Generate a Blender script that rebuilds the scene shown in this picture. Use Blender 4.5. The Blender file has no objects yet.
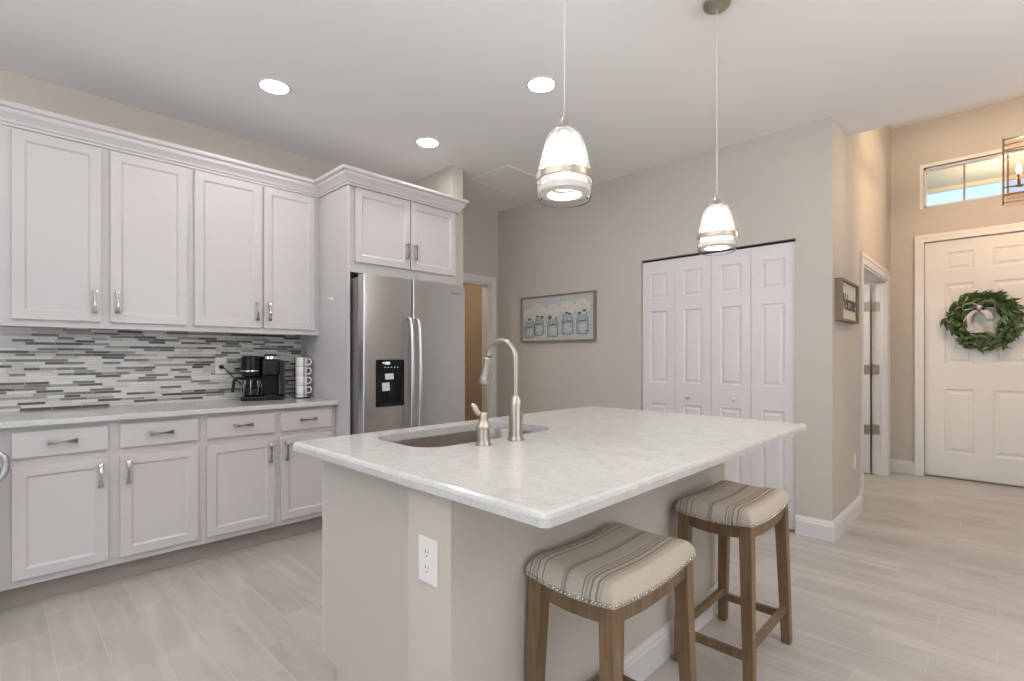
import bpy, bmesh, math, random
from mathutils import Vector, Matrix
S = bpy.context.scene
COL = S.collection
PI = math.pi

# ------------------------------------------------------------------ camera, world, exposure
cam_data = bpy.data.cameras.new('camera')
cam = bpy.data.objects.new('camera', cam_data)
COL.objects.link(cam)
cam.location = (0, 0, 1.235)
cam.rotation_euler = (PI / 2, 0, math.radians(44.2))
cam_data.sensor_width = 36
cam_data.lens = 36 * 502.5 / 1024
cam_data.shift_y = 16.2 / 1024
cam_data.clip_start = 0.05
S.camera = cam

W = bpy.data.worlds.new('sky')
S.world = W
W.use_nodes = True
nt = W.node_tree
bg = nt.nodes['Background']
tc = nt.nodes.new('ShaderNodeTexCoord')
sep = nt.nodes.new('ShaderNodeSeparateXYZ')
rmp = nt.nodes.new('ShaderNodeValToRGB')
rmp.color_ramp.elements[0].position = 0.0
rmp.color_ramp.elements[0].color = (0.62, 0.76, 0.96, 1)
rmp.color_ramp.elements[1].position = 0.6
rmp.color_ramp.elements[1].color = (0.22, 0.42, 0.86, 1)
nz = nt.nodes.new('ShaderNodeTexNoise')
nz.inputs['Scale'].default_value = 3.2
nz.inputs['Detail'].default_value = 5
cr = nt.nodes.new('ShaderNodeValToRGB')
cr.color_ramp.elements[0].position = 0.50
cr.color_ramp.elements[1].position = 0.68
mx = nt.nodes.new('ShaderNodeMix')
mx.data_type = 'RGBA'
nt.links.new(tc.outputs['Generated'], sep.inputs[0])
nt.links.new(sep.outputs['Z'], rmp.inputs[0])
nt.links.new(tc.outputs['Generated'], nz.inputs['Vector'])
nt.links.new(nz.outputs['Fac'], cr.inputs[0])
nt.links.new(cr.outputs['Color'], mx.inputs[0])
nt.links.new(rmp.outputs['Color'], mx.inputs[6])
mx.inputs[7].default_value = (0.9, 0.92, 0.95, 1)
nt.links.new(mx.outputs[2], bg.inputs['Color'])
bg.inputs['Strength'].default_value = 1.5

vs = S.view_settings
vs.view_transform = 'Standard'
vs.look = 'None'
vs.gamma = 1
vs.use_curve_mapping = False
vs.exposure = 0.08
S.cycles.use_denoising = True
S.cycles.max_bounces = 10
S.cycles.diffuse_bounces = 6
S.cycles.transparent_max_bounces = 12
S.cycles.caustics_reflective = False
S.cycles.caustics_refractive = False
S.cycles.sample_clamp_indirect = 6

def area_light(name, loc, rot, sx, sy, power, col):
    d = bpy.data.lights.new(name, 'AREA')
    d.shape = 'RECTANGLE'; d.size = sx; d.size_y = sy
    d.energy = power; d.color = col
    o = bpy.data.objects.new(name, d)
    o.location = loc; o.rotation_euler = rot
    COL.objects.link(o)
    return o
# unseen area lights added as fill, standing for daylight from supposed doors and windows
area_light('daylight_fill_doors', (-0.2, -3.9, 1.25), (PI / 2 + math.radians(38), 0, 0), 4.6, 2.3, 16, (1.0, 0.985, 0.97))
area_light('daylight_fill_windows', (4.1, 0.4, 1.35), (0, PI / 2 + math.radians(42), 0), 2.2, 4.2, 26, (1.0, 0.985, 0.97))
# unseen uplights added to brighten the ceiling: one for a bounced flash, one living-side
area_light('uplight_fill_rear', (-0.6, -1.3, 1.6), (PI, 0, 0), 0.5, 0.5, 86, (1.0, 0.985, 0.97))
area_light('uplight_fill_living', (2.2, 2.4, 1.8), (PI, 0, 0), 0.4, 0.4, 85, (1.0, 0.97, 0.93))
CAN_STRENGTH = 88.0
BULB_STRENGTH = 340.0
LANTERN_POWER = 50.0

# ------------------------------------------------------------------ helpers
def T(o, label=None, cat=None, group=None, kind=None):
    if label: o['label'] = label
    if cat: o['category'] = cat
    if group: o['group'] = group
    if kind: o['kind'] = kind
    return o

def thing(name, label, cat, loc=(0, 0, 0), rz=0.0, group=None):
    o = bpy.data.objects.new(name, None)
    COL.objects.link(o)
    o.location = loc; o.rotation_euler = (0, 0, rz)
    o.empty_display_size = 0.05
    return T(o, label, cat, group)

def root_of(o):
    while o.parent: o = o.parent
    return o

def obj(name, bm, mat, parent=None, bevel=0.0, smooth=None, local=False, seg=2, weld=True):
    """link a bmesh built in world coordinates (or the thing's own, with local) as ONE mesh object"""
    if weld: bmesh.ops.remove_doubles(bm, verts=bm.verts, dist=1e-5)
    if parent is not None and not local:
        r = root_of(parent)
        m = Matrix.Translation(r.location) @ Matrix.Rotation(r.rotation_euler.z, 4, 'Z')
        bmesh.ops.transform(bm, matrix=m.inverted(), verts=bm.verts)
    bmesh.ops.recalc_face_normals(bm, faces=bm.faces)
    me = bpy.data.meshes.new(name)
    if smooth is not None:
        for f in bm.faces: f.smooth = True
    bm.to_mesh(me); bm.free()
    if smooth is not None: me.set_sharp_from_angle(angle=math.radians(smooth))
    for m in (mat if isinstance(mat, (list, tuple)) else [mat]): me.materials.append(m)
    o = bpy.data.objects.new(name, me)
    COL.objects.link(o)
    if parent is not None: o.parent = parent
    if bevel:
        b = o.modifiers.new('bevel', 'BEVEL')
        b.width = bevel; b.segments = seg; b.limit_method = 'ANGLE'; b.angle_limit = math.radians(40)
    return o

def struct(name, bm, mat, parent=None, **k):
    o = obj(name, bm, mat, parent, **k)
    if parent is None: o['kind'] = 'structure'
    return o

def copy_tree(o, parent=None):
    c = o.copy(); COL.objects.link(c)
    if parent is not None: c.parent = parent
    for ch in list(o.children): copy_tree(ch, c)
    return c

def B(): return bmesh.new()

def face(bm, vs_, mi=0):
    try:
        f = bm.faces.new(vs_); f.material_index = mi; return f
    except ValueError: return None

def box(bm, x0, x1, y0, y1, z0, z1, mi=0):
    v = [bm.verts.new(p) for p in ((x0, y0, z0), (x1, y0, z0), (x1, y1, z0), (x0, y1, z0), (x0, y0, z1), (x1, y0, z1), (x1, y1, z1), (x0, y1, z1))]
    for q in ((0, 3, 2, 1), (4, 5, 6, 7), (0, 1, 5, 4), (1, 2, 6, 5), (2, 3, 7, 6), (3, 0, 4, 7)): face(bm, [v[i] for i in q], mi)
    return bm

def hexa(bm, bottom, top, mi=0):
    v = [bm.verts.new(p) for p in list(bottom) + list(top)]
    for q in ((0, 3, 2, 1), (4, 5, 6, 7), (0, 1, 5, 4), (1, 2, 6, 5), (2, 3, 7, 6), (3, 0, 4, 7)): face(bm, [v[i] for i in q], mi)

def rings(bm, rr, closed=True, caps=True, mi=0):
    R_ = [[bm.verts.new(p) for p in r] for r in rr]
    n = len(R_[0])
    for a, b in zip(R_, R_[1:]):
        for i in range(n if closed else n - 1):
            j = (i + 1) % n
            face(bm, (a[i], a[j], b[j], b[i]), mi)
    if caps:
        face(bm, R_[0][::-1], mi); face(bm, R_[-1], mi)
    return R_

def lathe(bm, prof, o=(0, 0, 0), seg=32, caps=True, mi=0, rot=None):
    rr = []
    for r, z in prof:
        ring = []
        for i in range(seg):
            a = 2 * PI * i / seg
            p = Vector((max(r, 1e-4) * math.cos(a), max(r, 1e-4) * math.sin(a), z))
            if rot is not None: p = rot @ p
            ring.append(p + Vector(o))
        rr.append(ring)
    rings(bm, rr, caps=caps, mi=mi)

def tube(bm, path, rad, seg=12, mi=0, sq=None):
    P = [Vector(p) for p in path]
    n = len(P)
    rad = rad if isinstance(rad, (list, tuple)) else [rad] * n
    t0 = (P[1] - P[0]).normalized()
    up = Vector((0, 0, 1)) if abs(t0.z) < .9 else Vector((1, 0, 0))
    nrm = (up - t0 * up.dot(t0)).normalized()
    rr = []
    for i in range(n):
        t = (P[min(i + 1, n - 1)] - P[max(i - 1, 0)]).normalized()
        nrm = (nrm - t * nrm.dot(t)).normalized()
        bi = t.cross(nrm)
        rr.append([P[i] + (nrm * math.cos(2 * PI * k / seg) + bi * math.sin(2 * PI * k / seg)) * rad[i] for k in range(seg)])
    rings(bm, rr, mi=mi)

def smooth_path(pts, n=8):
    P = [Vector(p) for p in pts]
    P = [P[0] * 2 - P[1]] + P + [P[-1] * 2 - P[-2]]
    out = []
    for i in range(1, len(P) - 2):
        for k in range(n):
            t = k / n
            a, b, c, d = P[i - 1], P[i], P[i + 1], P[i + 2]
            out.append(0.5 * (2 * b + (c - a) * t + (2 * a - 5 * b + 4 * c - d) * t * t + (3 * b - a - 3 * c + d) * t ** 3))
    out.append(P[-2])
    return out

def sphere(bm, c, r, seg=12, sc=(1, 1, 1), mi=0):
    n = seg // 2
    prof = [(r * math.sin(PI * i / n), -r * math.cos(PI * i / n)) for i in range(n + 1)]
    rr = [[Vector((c[0] + max(q, 1e-5) * math.cos(2 * PI * k / seg) * sc[0], c[1] + max(q, 1e-5) * math.sin(2 * PI * k / seg) * sc[1], c[2] + z * sc[2])) for k in range(seg)] for q, z in prof]
    rings(bm, rr, mi=mi)

def slab(bm, Wd, Hh, Th, panels, mp, depth=0.008, slope=0.010, raised=None, mi=0):
    """a board Wd x Hh x Th with sunk panels (u0,u1,v0,v1); raised = (margin, lift) gives a raised field inside"""
    us = sorted({0, Wd, *[p[0] for p in panels], *[p[1] for p in panels]})
    vs_ = sorted({0, Hh, *[p[2] for p in panels], *[p[3] for p in panels]})
    cache = {}
    def V(u, v, w):
        k = (round(u, 5), round(v, 5), round(w, 5))
        if k not in cache: cache[k] = bm.verts.new(mp(u, v, w))
        return cache[k]
    def rect(a, b, c, d, w): return [V(a, c, w), V(b, c, w), V(b, d, w), V(a, d, w)]
    for a, b in zip(us, us[1:]):
        for c, d in zip(vs_, vs_[1:]):
            inside = any(p[0] - 1e-6 <= a and b <= p[1] + 1e-6 and p[2] - 1e-6 <= c and d <= p[3] + 1e-6 for p in panels)
            if not inside: face(bm, rect(a, b, c, d, Th), mi)
            face(bm, rect(a, b, c, d, 0)[::-1], mi)
    for a, b in zip(us, us[1:]):
        for v in (0, Hh): face(bm, [V(a, v, 0), V(b, v, 0), V(b, v, Th), V(a, v, Th)], mi)
    for c, d in zip(vs_, vs_[1:]):
        for u in (0, Wd): face(bm, [V(u, c, 0), V(u, d, 0), V(u, d, Th), V(u, c, Th)], mi)
    for a, b, c, d in panels:
        lv = [(0, Th), (slope, Th - depth)]
        if raised: lv += [(slope + raised[0], Th - depth), (slope + raised[0] + slope * 1.3, Th - depth + raised[1])]
        rr = [rect(a + i, b - i, c + i, d - i, w) for i, w in lv]
        for r0, r1 in zip(rr, rr[1:]):
            for i in range(4):
                j = (i + 1) % 4
                face(bm, (r0[i], r0[j], r1[j], r1[i]), mi)
        face(bm, rr[-1], mi)

def sweep(bm, path, prof, mi=0):
    """path: (x, y, ox, oy): the profile (d, z) is set off by d*(ox, oy) at each corner (mitred)"""
    rings(bm, [[(x + ox * d, y + oy * d, z) for d, z in prof] for x, y, ox, oy in path], mi=mi)

# ------------------------------------------------------------------ materials
def mat(name, col, rough=0.5, metal=0.0, spec=0.5, coat=0.0, noise=0.0, nscale=6.0, bump=0.0, bscale=200.0, stretch=None):
    m = bpy.data.materials.new(name); m.use_nodes = True
    n = m.node_tree; p = n.nodes['Principled BSDF']
    p.inputs['Base Color'].default_value = (*col, 1)
    p.inputs['Roughness'].default_value = rough
    p.inputs['Metallic'].default_value = metal
    p.inputs['Specular IOR Level'].default_value = spec
    p.inputs['Coat Weight'].default_value = coat
    if noise or bump:
        t = n.nodes.new('ShaderNodeTexCoord'); src = t.outputs['Object']
        if stretch:
            mp = n.nodes.new('ShaderNodeMapping'); mp.inputs['Scale'].default_value = stretch
            n.links.new(src, mp.inputs[0]); src = mp.outputs[0]
        if noise:
            z = n.nodes.new('ShaderNodeTexNoise'); z.inputs['Scale'].default_value = nscale; z.inputs['Detail'].default_value = 4
            n.links.new(src, z.inputs['Vector'])
            r = n.nodes.new('ShaderNodeValToRGB')
            r.color_ramp.elements[0].position = .3; r.color_ramp.elements[1].position = .7
            r.color_ramp.elements[0].color = (*[c * (1 - noise) for c in col], 1)
            r.color_ramp.elements[1].color = (*[min(1, c * (1 + noise)) for c in col], 1)
            n.links.new(z.outputs['Fac'], r.inputs[0]); n.links.new(r.outputs['Color'], p.inputs['Base Color'])
        if bump:
            z = n.nodes.new('ShaderNodeTexNoise'); z.inputs['Scale'].default_value = bscale; z.inputs['Detail'].default_value = 3
            n.links.new(src, z.inputs['Vector'])
            b = n.nodes.new('ShaderNodeBump'); b.inputs['Strength'].default_value = bump; b.inputs['Distance'].default_value = 0.002
            n.links.new(z.outputs['Fac'], b.inputs['Height']); n.links.new(b.outputs[0], p.inputs['Normal'])
    return m

def emit(name, col, strength):
    m = bpy.data.materials.new(name); m.use_nodes = True
    n = m.node_tree; n.nodes.remove(n.nodes['Principled BSDF'])
    e = n.nodes.new('ShaderNodeEmission'); e.inputs[0].default_value = (*col, 1); e.inputs[1].default_value = strength
    n.links.new(e.outputs[0], n.nodes['Material Output'].inputs[0])
    return m

def clear_glass(name, tint=(1, 1, 1), refl=0.9):
    m = bpy.data.materials.new(name); m.use_nodes = True
    n = m.node_tree; n.nodes.remove(n.nodes['Principled BSDF'])
    tr = n.nodes.new('ShaderNodeBsdfTransparent'); tr.inputs[0].default_value = (*tint, 1)
    gl = n.nodes.new('ShaderNodeBsdfGlossy'); gl.inputs['Roughness'].default_value = 0.03
    gl.inputs[0].default_value = (refl, refl, refl, 1)
    lw = n.nodes.new('ShaderNodeLayerWeight'); lw.inputs[0].default_value = 0.10
    ms = n.nodes.new('ShaderNodeMixShader')
    n.links.new(lw.outputs['Fresnel'], ms.inputs[0]); n.links.new(tr.outputs[0], ms.inputs[1]); n.links.new(gl.outputs[0], ms.inputs[2])
    n.links.new(ms.outputs[0], n.nodes['Material Output'].inputs[0])
    return m

def lamp_glass(name):
    """clear pressed glass that catches some of the bulb's light"""
    m = clear_glass(name); n = m.node_tree
    out = n.nodes['Material Output']; src = out.inputs[0].links[0].from_socket
    tl = n.nodes.new('ShaderNodeBsdfTranslucent'); tl.inputs[0].default_value = (.9, .9, .9, 1)
    df = n.nodes.new('ShaderNodeBsdfDiffuse'); df.inputs[0].default_value = (.9, .9, .9, 1)
    a = n.nodes.new('ShaderNodeMixShader'); a.inputs[0].default_value = .5
    b = n.nodes.new('ShaderNodeMixShader'); b.inputs[0].default_value = .014
    n.links.new(tl.outputs[0], a.inputs[1]); n.links.new(df.outputs[0], a.inputs[2])
    n.links.new(src, b.inputs[1]); n.links.new(a.outputs[0], b.inputs[2]); n.links.new(b.outputs[0], out.inputs[0])
    return m

class N:
    """small node-math helper"""
    def __init__(self, m): self.t = m.node_tree
    def new(self, k): return self.t.nodes.new(k)
    def m(self, op, a, b=None, c=None):
        q = self.new('ShaderNodeMath'); q.operation = op
        for i, v in enumerate((a, b, c)):
            if v is None: continue
            if isinstance(v, (int, float)): q.inputs[i].default_value = v
            else: self.t.links.new(v, q.inputs[i])
        return q.outputs[0]
    def white(self, *v):
        q = self.new('ShaderNodeTexWhiteNoise'); q.noise_dimensions = '2D' if len(v) > 1 else '1D'
        if len(v) == 1: self.t.links.new(v[0], q.inputs['W'])
        else:
            c = self.new('ShaderNodeCombineXYZ')
            for i, x in enumerate(v): self.t.links.new(x, c.inputs[i])
            self.t.links.new(c.outputs[0], q.inputs['Vector'])
        return q.outputs['Value']
    def ramp(self, f, stops, interp='LINEAR'):
        q = self.new('ShaderNodeValToRGB'); r = q.color_ramp; r.interpolation = interp
        while len(r.elements) < len(stops): r.elements.new(0.5)
        for e, (p, c) in zip(r.elements, stops): e.position = p; e.color = (*c, 1)
        self.t.links.new(f, q.inputs[0]); return q.outputs['Color']
    def mix(self, f, a, b, mode='MIX'):
        q = self.new('ShaderNodeMix'); q.data_type = 'RGBA'; q.blend_type = mode
        for i, v in ((0, f), (6, a), (7, b)):
            if isinstance(v, (int, float)): q.inputs[i].default_value = v
            elif isinstance(v, tuple): q.inputs[i].default_value = (*v, 1)
            else: self.t.links.new(v, q.inputs[i])
        return q.outputs[2]
    def link(self, a, b): self.t.links.new(a, b)

M = {}
M['wall'] = mat('greige_paint', (0.55, 0.51, 0.452), 0.6, spec=0.3, noise=0.015, nscale=2.0, bump=0.06, bscale=160)
M['ceil'] = mat('ceiling_paint', (0.80, 0.785, 0.78), 0.75, spec=0.2, noise=0.01, nscale=2, bump=0.08, bscale=120)
M['trim'] = mat('white_trim_paint', (0.72, 0.705, 0.69), 0.35, noise=0.008, nscale=3)
M['cab'] = mat('white_cabinet_lacquer', (0.565, 0.54, 0.532), 0.32, noise=0.008, nscale=3)
M['shadowgap'] = mat('dark_gap', (0.02, 0.018, 0.016), 0.9)
M['door'] = mat('white_door_paint', (0.72, 0.69, 0.685), 0.4, noise=0.006, nscale=3)
M['entry'] = mat('entry_door_paint', (0.78, 0.76, 0.73), 0.4, noise=0.006, nscale=3)
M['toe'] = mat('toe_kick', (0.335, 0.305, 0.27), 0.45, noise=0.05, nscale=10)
M['panel'] = mat('island_panel_laminate', (0.53, 0.495, 0.445), 0.42, noise=0.015, nscale=4)
M['nickel'] = mat('brushed_nickel', (0.47, 0.42, 0.36), 0.34, metal=1, noise=0.05, nscale=40, stretch=(1, 1, 20))
M['pull'] = mat('polished_nickel', (0.52, 0.48, 0.44), 0.12, metal=1, noise=0.03, nscale=60)
M['chrome'] = mat('chrome', (0.8, 0.79, 0.77), 0.1, metal=1)
M['steel'] = mat('brushed_stainless_steel', (0.565, 0.57, 0.575), 0.30, metal=1, noise=0.04, nscale=12, stretch=(1, 1, 40), bump=0.02, bscale=60)
M['steel_side'] = mat('painted_fridge_side', (0.20, 0.185, 0.18), 0.45)
M['sinksteel'] = mat('sink_steel', (0.42, 0.38, 0.35), 0.3, metal=1, noise=0.05, nscale=30)
M['black'] = mat('black_plastic', (0.006, 0.006, 0.007), 0.28, spec=.3, noise=0.1, nscale=20)
M['blackmat'] = mat('matte_black_plastic', (0.010, 0.010, 0.011), 0.5, spec=.3)
M['navy'] = mat('smoked_tank_plastic', (0.018, 0.02, 0.028), 0.15)
M['paper'] = mat('white_sticker', (0.72, 0.70, 0.68), 0.6)
M['ceramic'] = mat('white_ceramic', (0.82, 0.80, 0.78), 0.12)
M['plastic'] = mat('white_plastic', (0.80, 0.78, 0.755), 0.3)
M['oak'] = None
M['can'] = emit('lit_diffuser', (1.0, 0.975, 0.95), CAN_STRENGTH)
M['bulb'] = emit('lit_bulb', (1.0, 0.97, 0.93), BULB_STRENGTH)
M['candle'] = emit('lit_candle_bulb', (1.0, 0.70, 0.42), 60)
M['glass'] = clear_glass('clear_glass')
M['lampglass'] = lamp_glass('pressed_lamp_glass')
M['pane'] = clear_glass('window_glass', refl=0.4)
M['smoke'] = clear_glass('lantern_glass', tint=(0.97, 0.93, 0.9))
M['bronze'] = mat('aged_brass', (0.24, 0.175, 0.125), 0.4, metal=1)
M['art_frame'] = mat('grey_frame_wood', (0.22, 0.205, 0.185), 0.6, noise=0.15, nscale=20, stretch=(1, 1, 6))
M['sign_frame'] = mat('weathered_sign_wood', (0.22, 0.155, 0.10), 0.55, noise=0.25, nscale=25, stretch=(1, 1, 6))
M['sign_paper'] = mat('sign_board', (0.62, 0.585, 0.53), 0.7)
M['ink'] = mat('charcoal_ink', (0.06, 0.065, 0.075), 0.7)
M['tan'] = mat('tan_paint', (0.46, 0.36, 0.25), 0.6, noise=0.03, nscale=2)
M['soffit'] = mat('porch_soffit_paint', (0.78, 0.70, 0.53), 0.7)
M['roof'] = mat('grey_roof_shingle', (0.32, 0.33, 0.35), 0.9, noise=0.15, nscale=8)
M['stucco'] = mat('house_stucco', (0.75, 0.70, 0.62), 0.9)
M['ground'] = mat('outdoor_paving', (0.58, 0.55, 0.48), 0.9, noise=0.1, nscale=1)
M['twig'] = mat('twig', (0.16, 0.09, 0.05), 0.8)
M['ribbon'] = mat('grey_white_ribbon', (0.62, 0.58, 0.60), 0.7, noise=0.12, nscale=40)
M['screen'] = emit('lit_display', (0.75, 0.9, 1.0), 0.9)

def wood():
    m = bpy.data.materials.new('weathered_oak'); m.use_nodes = True; n = N(m); p = m.node_tree.nodes['Principled BSDF']
    t = n.new('ShaderNodeTexCoord'); mp = n.new('ShaderNodeMapping'); mp.inputs['Scale'].default_value = (22, 22, 1.6)
    n.link(t.outputs['Object'], mp.inputs[0])
    z = n.new('ShaderNodeTexNoise'); z.inputs['Scale'].default_value = 2.2; z.inputs['Detail'].default_value = 6; z.inputs['Distortion'].default_value = 0.6
    n.link(mp.outputs[0], z.inputs['Vector'])
    c = n.ramp(z.outputs['Fac'], [(0.3, (0.115, 0.068, 0.031)), (0.55, (0.175, 0.108, 0.052)), (0.75, (0.225, 0.147, 0.077))])
    n.link(c, p.inputs['Base Color']); p.inputs['Roughness'].default_value = 0.42
    return m
M['oak'] = wood()

def floor_mat():
    m = bpy.data.materials.new('wood_look_floor_tile'); m.use_nodes = True; n = N(m); p = m.node_tree.nodes['Principled BSDF']
    t = n.new('ShaderNodeTexCoord'); s = n.new('ShaderNodeSeparateXYZ'); n.link(t.outputs['Object'], s.inputs[0])
    PW, PL, G = 0.157, 0.61, 0.003
    v = n.m('DIVIDE', n.m('ADD', s.outputs['Y'], 20 * PW + 0.144), PW)
    row = n.m('FLOOR', v); fv = n.m('FRACT', v)
    u = n.m('DIVIDE', n.m('ADD', n.m('ADD', s.outputs['X'], 30.51), n.m('MULTIPLY', row, 0.2033)), PL)
    cell = n.m('FLOOR', u); fu = n.m('FRACT', u)
    dv = n.m('MULTIPLY', n.m('MINIMUM', fv, n.m('SUBTRACT', 1.0, fv)), PW)
    du = n.m('MULTIPLY', n.m('MINIMUM', fu, n.m('SUBTRACT', 1.0, fu)), PL)
    grout = n.m('LESS_THAN', n.m('MINIMUM', dv, du), G / 2)
    rnd = n.white(cell, row)
    # grain: long soft streaks along the plank, different in every plank
    cb = n.new('ShaderNodeCombineXYZ')
    n.link(n.m('MULTIPLY', s.outputs['X'], 1.6), cb.inputs[0]); n.link(n.m('MULTIPLY', s.outputs['Y'], 14.0), cb.inputs[1]); n.link(n.m('MULTIPLY', rnd, 40.0), cb.inputs[2])
    z = n.new('ShaderNodeTexNoise'); z.inputs['Scale'].default_value = 1.0; z.inputs['Detail'].default_value = 5; z.inputs['Distortion'].default_value = 0.8
    n.link(cb.outputs[0], z.inputs['Vector'])
    z2 = n.new('ShaderNodeTexNoise'); z2.inputs['Scale'].default_value = 3.5; z2.inputs['Detail'].default_value = 4
    n.link(t.outputs['Object'], z2.inputs['Vector'])
    base = n.ramp(z.outputs['Fac'], [(0.28, (0.42, 0.395, 0.365)), (0.5, (0.48, 0.455, 0.425)), (0.72, (0.53, 0.505, 0.475))])
    tone = n.ramp(rnd, [(0.0, (0.91, 0.91, 0.91)), (1.0, (1.05, 1.05, 1.05))])
    c = n.mix(1.0, base, tone, 'MULTIPLY')
    cl = n.ramp(z2.outputs['Fac'], [(0.35, (0.94, 0.94, 0.94)), (0.65, (1.03, 1.03, 1.03))])
    c = n.mix(1.0, c, cl, 'MULTIPLY')
    c = n.mix(grout, c, (0.55, 0.525, 0.495))
    n.link(c, p.inputs['Base Color'])
    p.inputs['Roughness'].default_value = 0.36
    return m
M['floor'] = floor_mat()

def quartz():
    m = bpy.data.materials.new('white_quartz'); m.use_nodes = True; n = N(m); p = m.node_tree.nodes['Principled BSDF']
    t = n.new('ShaderNodeTexCoord')
    a = n.new('ShaderNodeTexNoise'); a.inputs['Scale'].default_value = 22; a.inputs['Detail'].default_value = 8; a.inputs['Distortion'].default_value = .6
    b = n.new('ShaderNodeTexNoise'); b.inputs['Scale'].default_value = 120; b.inputs['Detail'].default_value = 2
    n.link(t.outputs['Object'], a.inputs['Vector']); n.link(t.outputs['Object'], b.inputs['Vector'])
    c = n.ramp(a.outputs['Fac'], [(0.30, (0.53, 0.53, 0.508)), (0.45, (0.565, 0.563, 0.543)), (0.7, (0.605, 0.603, 0.582))])
    d = n.ramp(b.outputs['Fac'], [(0.32, (0.76, 0.75, 0.74)), (0.42, (1, 1, 1))])
    n.link(n.mix(0.6, c, d, 'MULTIPLY'), p.inputs['Base Color'])
    p.inputs['Roughness'].default_value = 0.13
    return m
M['quartz'] = quartz()

def mosaic():
    m = bpy.data.materials.new('linear_glass_stone_mosaic'); m.use_nodes = True; n = N(m); p = m.node_tree.nodes['Principled BSDF']
    t = n.new('ShaderNodeTexCoord'); s = n.new('ShaderNodeSeparateXYZ'); n.link(t.outputs['Object'], s.inputs[0])
    RH = 0.0165
    v = n.m('DIVIDE', s.outputs['Z'], RH); row = n.m('FLOOR', v); fv = n.m('FRACT', v)
    r1 = n.white(row)
    ln = n.m('ADD', 0.062, n.m('MULTIPLY', n.white(n.m('ADD', row, 71.3)), 0.075))
    u = n.m('ADD', n.m('DIVIDE', n.m('ADD', s.outputs['Y'], 5.0), ln), n.m('MULTIPLY', r1, 17.0))
    cell = n.m('FLOOR', u); fu = n.m('FRACT', u)
    dv = n.m('MULTIPLY', n.m('MINIMUM', fv, n.m('SUBTRACT', 1.0, fv)), RH)
    du = n.m('MULTIPLY', n.m('MINIMUM', fu, n.m('SUBTRACT', 1.0, fu)), ln)
    grout = n.m('LESS_THAN', n.m('MINIMUM', dv, du), 0.0011)
    rnd = n.white(cell, row)
    c = n.ramp(rnd, [(0.0, (0.68, 0.655, 0.62)), (0.22, (0.52, 0.49, 0.445)), (0.36, (0.60, 0.585, 0.555)), (0.47, (0.31, 0.285, 0.25)), (0.60, (0.165, 0.148, 0.132)), (0.74, (0.075, 0.064, 0.058)), (0.91, (0.64, 0.62, 0.59))], 'CONSTANT')
    n.link(n.mix(grout, c, (0.50, 0.48, 0.45)), p.inputs['Base Color'])
    n.link(n.m('ADD', 0.12, n.m('MULTIPLY', n.white(row, cell), 0.3)), p.inputs['Roughness'])
    return m
M['mosaic'] = mosaic()

def stripes():
    m = bpy.data.materials.new('striped_linen'); m.use_nodes = True; n = N(m); p = m.node_tree.nodes['Principled BSDF']
    t = n.new('ShaderNodeTexCoord'); s = n.new('ShaderNodeSeparateXYZ'); n.link(t.outputs['Object'], s.inputs[0])
    f = n.m('DIVIDE', n.m('ADD', s.outputs['X'], 0.165), 0.33)
    cream, grey, mid = (0.545, 0.48, 0.395), (0.255, 0.225, 0.20), (0.40, 0.35, 0.295)
    st = [(0, cream), (.095, grey), (.11, cream), (.13, mid), (.16, cream), (.175, grey), (.19, cream), (.235, grey), (.25, cream),
          (.435, mid), (.465, grey), (.48, mid), (.495, cream), (.645, grey), (.66, cream), (.675, mid), (.70, cream), (.715, grey), (.735, cream), (.775, grey), (.795, cream), (.81, mid), (.825, cream)]
    c = n.ramp(f, st, 'CONSTANT')
    z = n.new('ShaderNodeTexNoise'); z.inputs['Scale'].default_value = 260; n.link(t.outputs['Object'], z.inputs['Vector'])
    w = n.ramp(z.outputs['Fac'], [(.3, (.88, .88, .88)), (.7, (1.05, 1.05, 1.05))])
    n.link(n.mix(1.0, c, w, 'MULTIPLY'), p.inputs['Base Color'])
    b = n.new('ShaderNodeBump'); b.inputs['Strength'].default_value = .2; b.inputs['Distance'].default_value = .001
    n.link(z.outputs['Fac'], b.inputs['Height']); n.link(b.outputs[0], p.inputs['Normal'])
    p.inputs['Roughness'].default_value = 0.85
    return m
M['stripe'] = stripes()

def leafmat():
    m = bpy.data.materials.new('magnolia_leaves'); m.use_nodes = True; n = N(m); p = m.node_tree.nodes['Principled BSDF']
    g = n.new('ShaderNodeNewGeometry')
    c = n.ramp(g.outputs['Random Per Island'], [(0, (0.018, 0.045, 0.012)), (.45, (0.035, 0.085, 0.018)), (.8, (0.075, 0.13, 0.03)), (1, (0.14, 0.17, 0.055))])
    n.link(c, p.inputs['Base Color']); p.inputs['Roughness'].default_value = 0.4
    return m
M['leaf'] = leafmat()

# ------------------------------------------------------------------ the room
XL, YP, XH, YE = -4.01, 3.90, -0.806, 6.73     # left wall, pantry wall, hall wall, entry wall
XH2 = -0.85
HC, HE = 2.845, 3.68

struct('floor', box(B(), -6.0, 4.3, -4.2, 6.86, -0.08, 0), M['floor'])
bm = box(B(), -4.13, 4.3, -4.2, 4.34, HC, HC + 0.1); box(bm, -1.0, 4.3, 4.24, 4.34, HC + .1, HE)
struct('ceiling', bm, M['ceil'])
struct('ceiling_entry', box(B(), -1.0, 4.3, 4.20, 6.86, HE, HE + 0.1), M['ceil'])
# left wall with the doorway beyond the fridge
DY0, DY1, DZ = 2.93, 3.79, 2.04
bm = B()
box(bm, XL - 0.12, XL, -4.2, DY0, 0, HC); box(bm, XL - 0.12, XL, DY1, YP + 0.12, 0, HC); box(bm, XL - 0.12, XL, DY0, DY1, DZ, HC)
struct('wall_left', bm, M['wall'])
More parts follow.
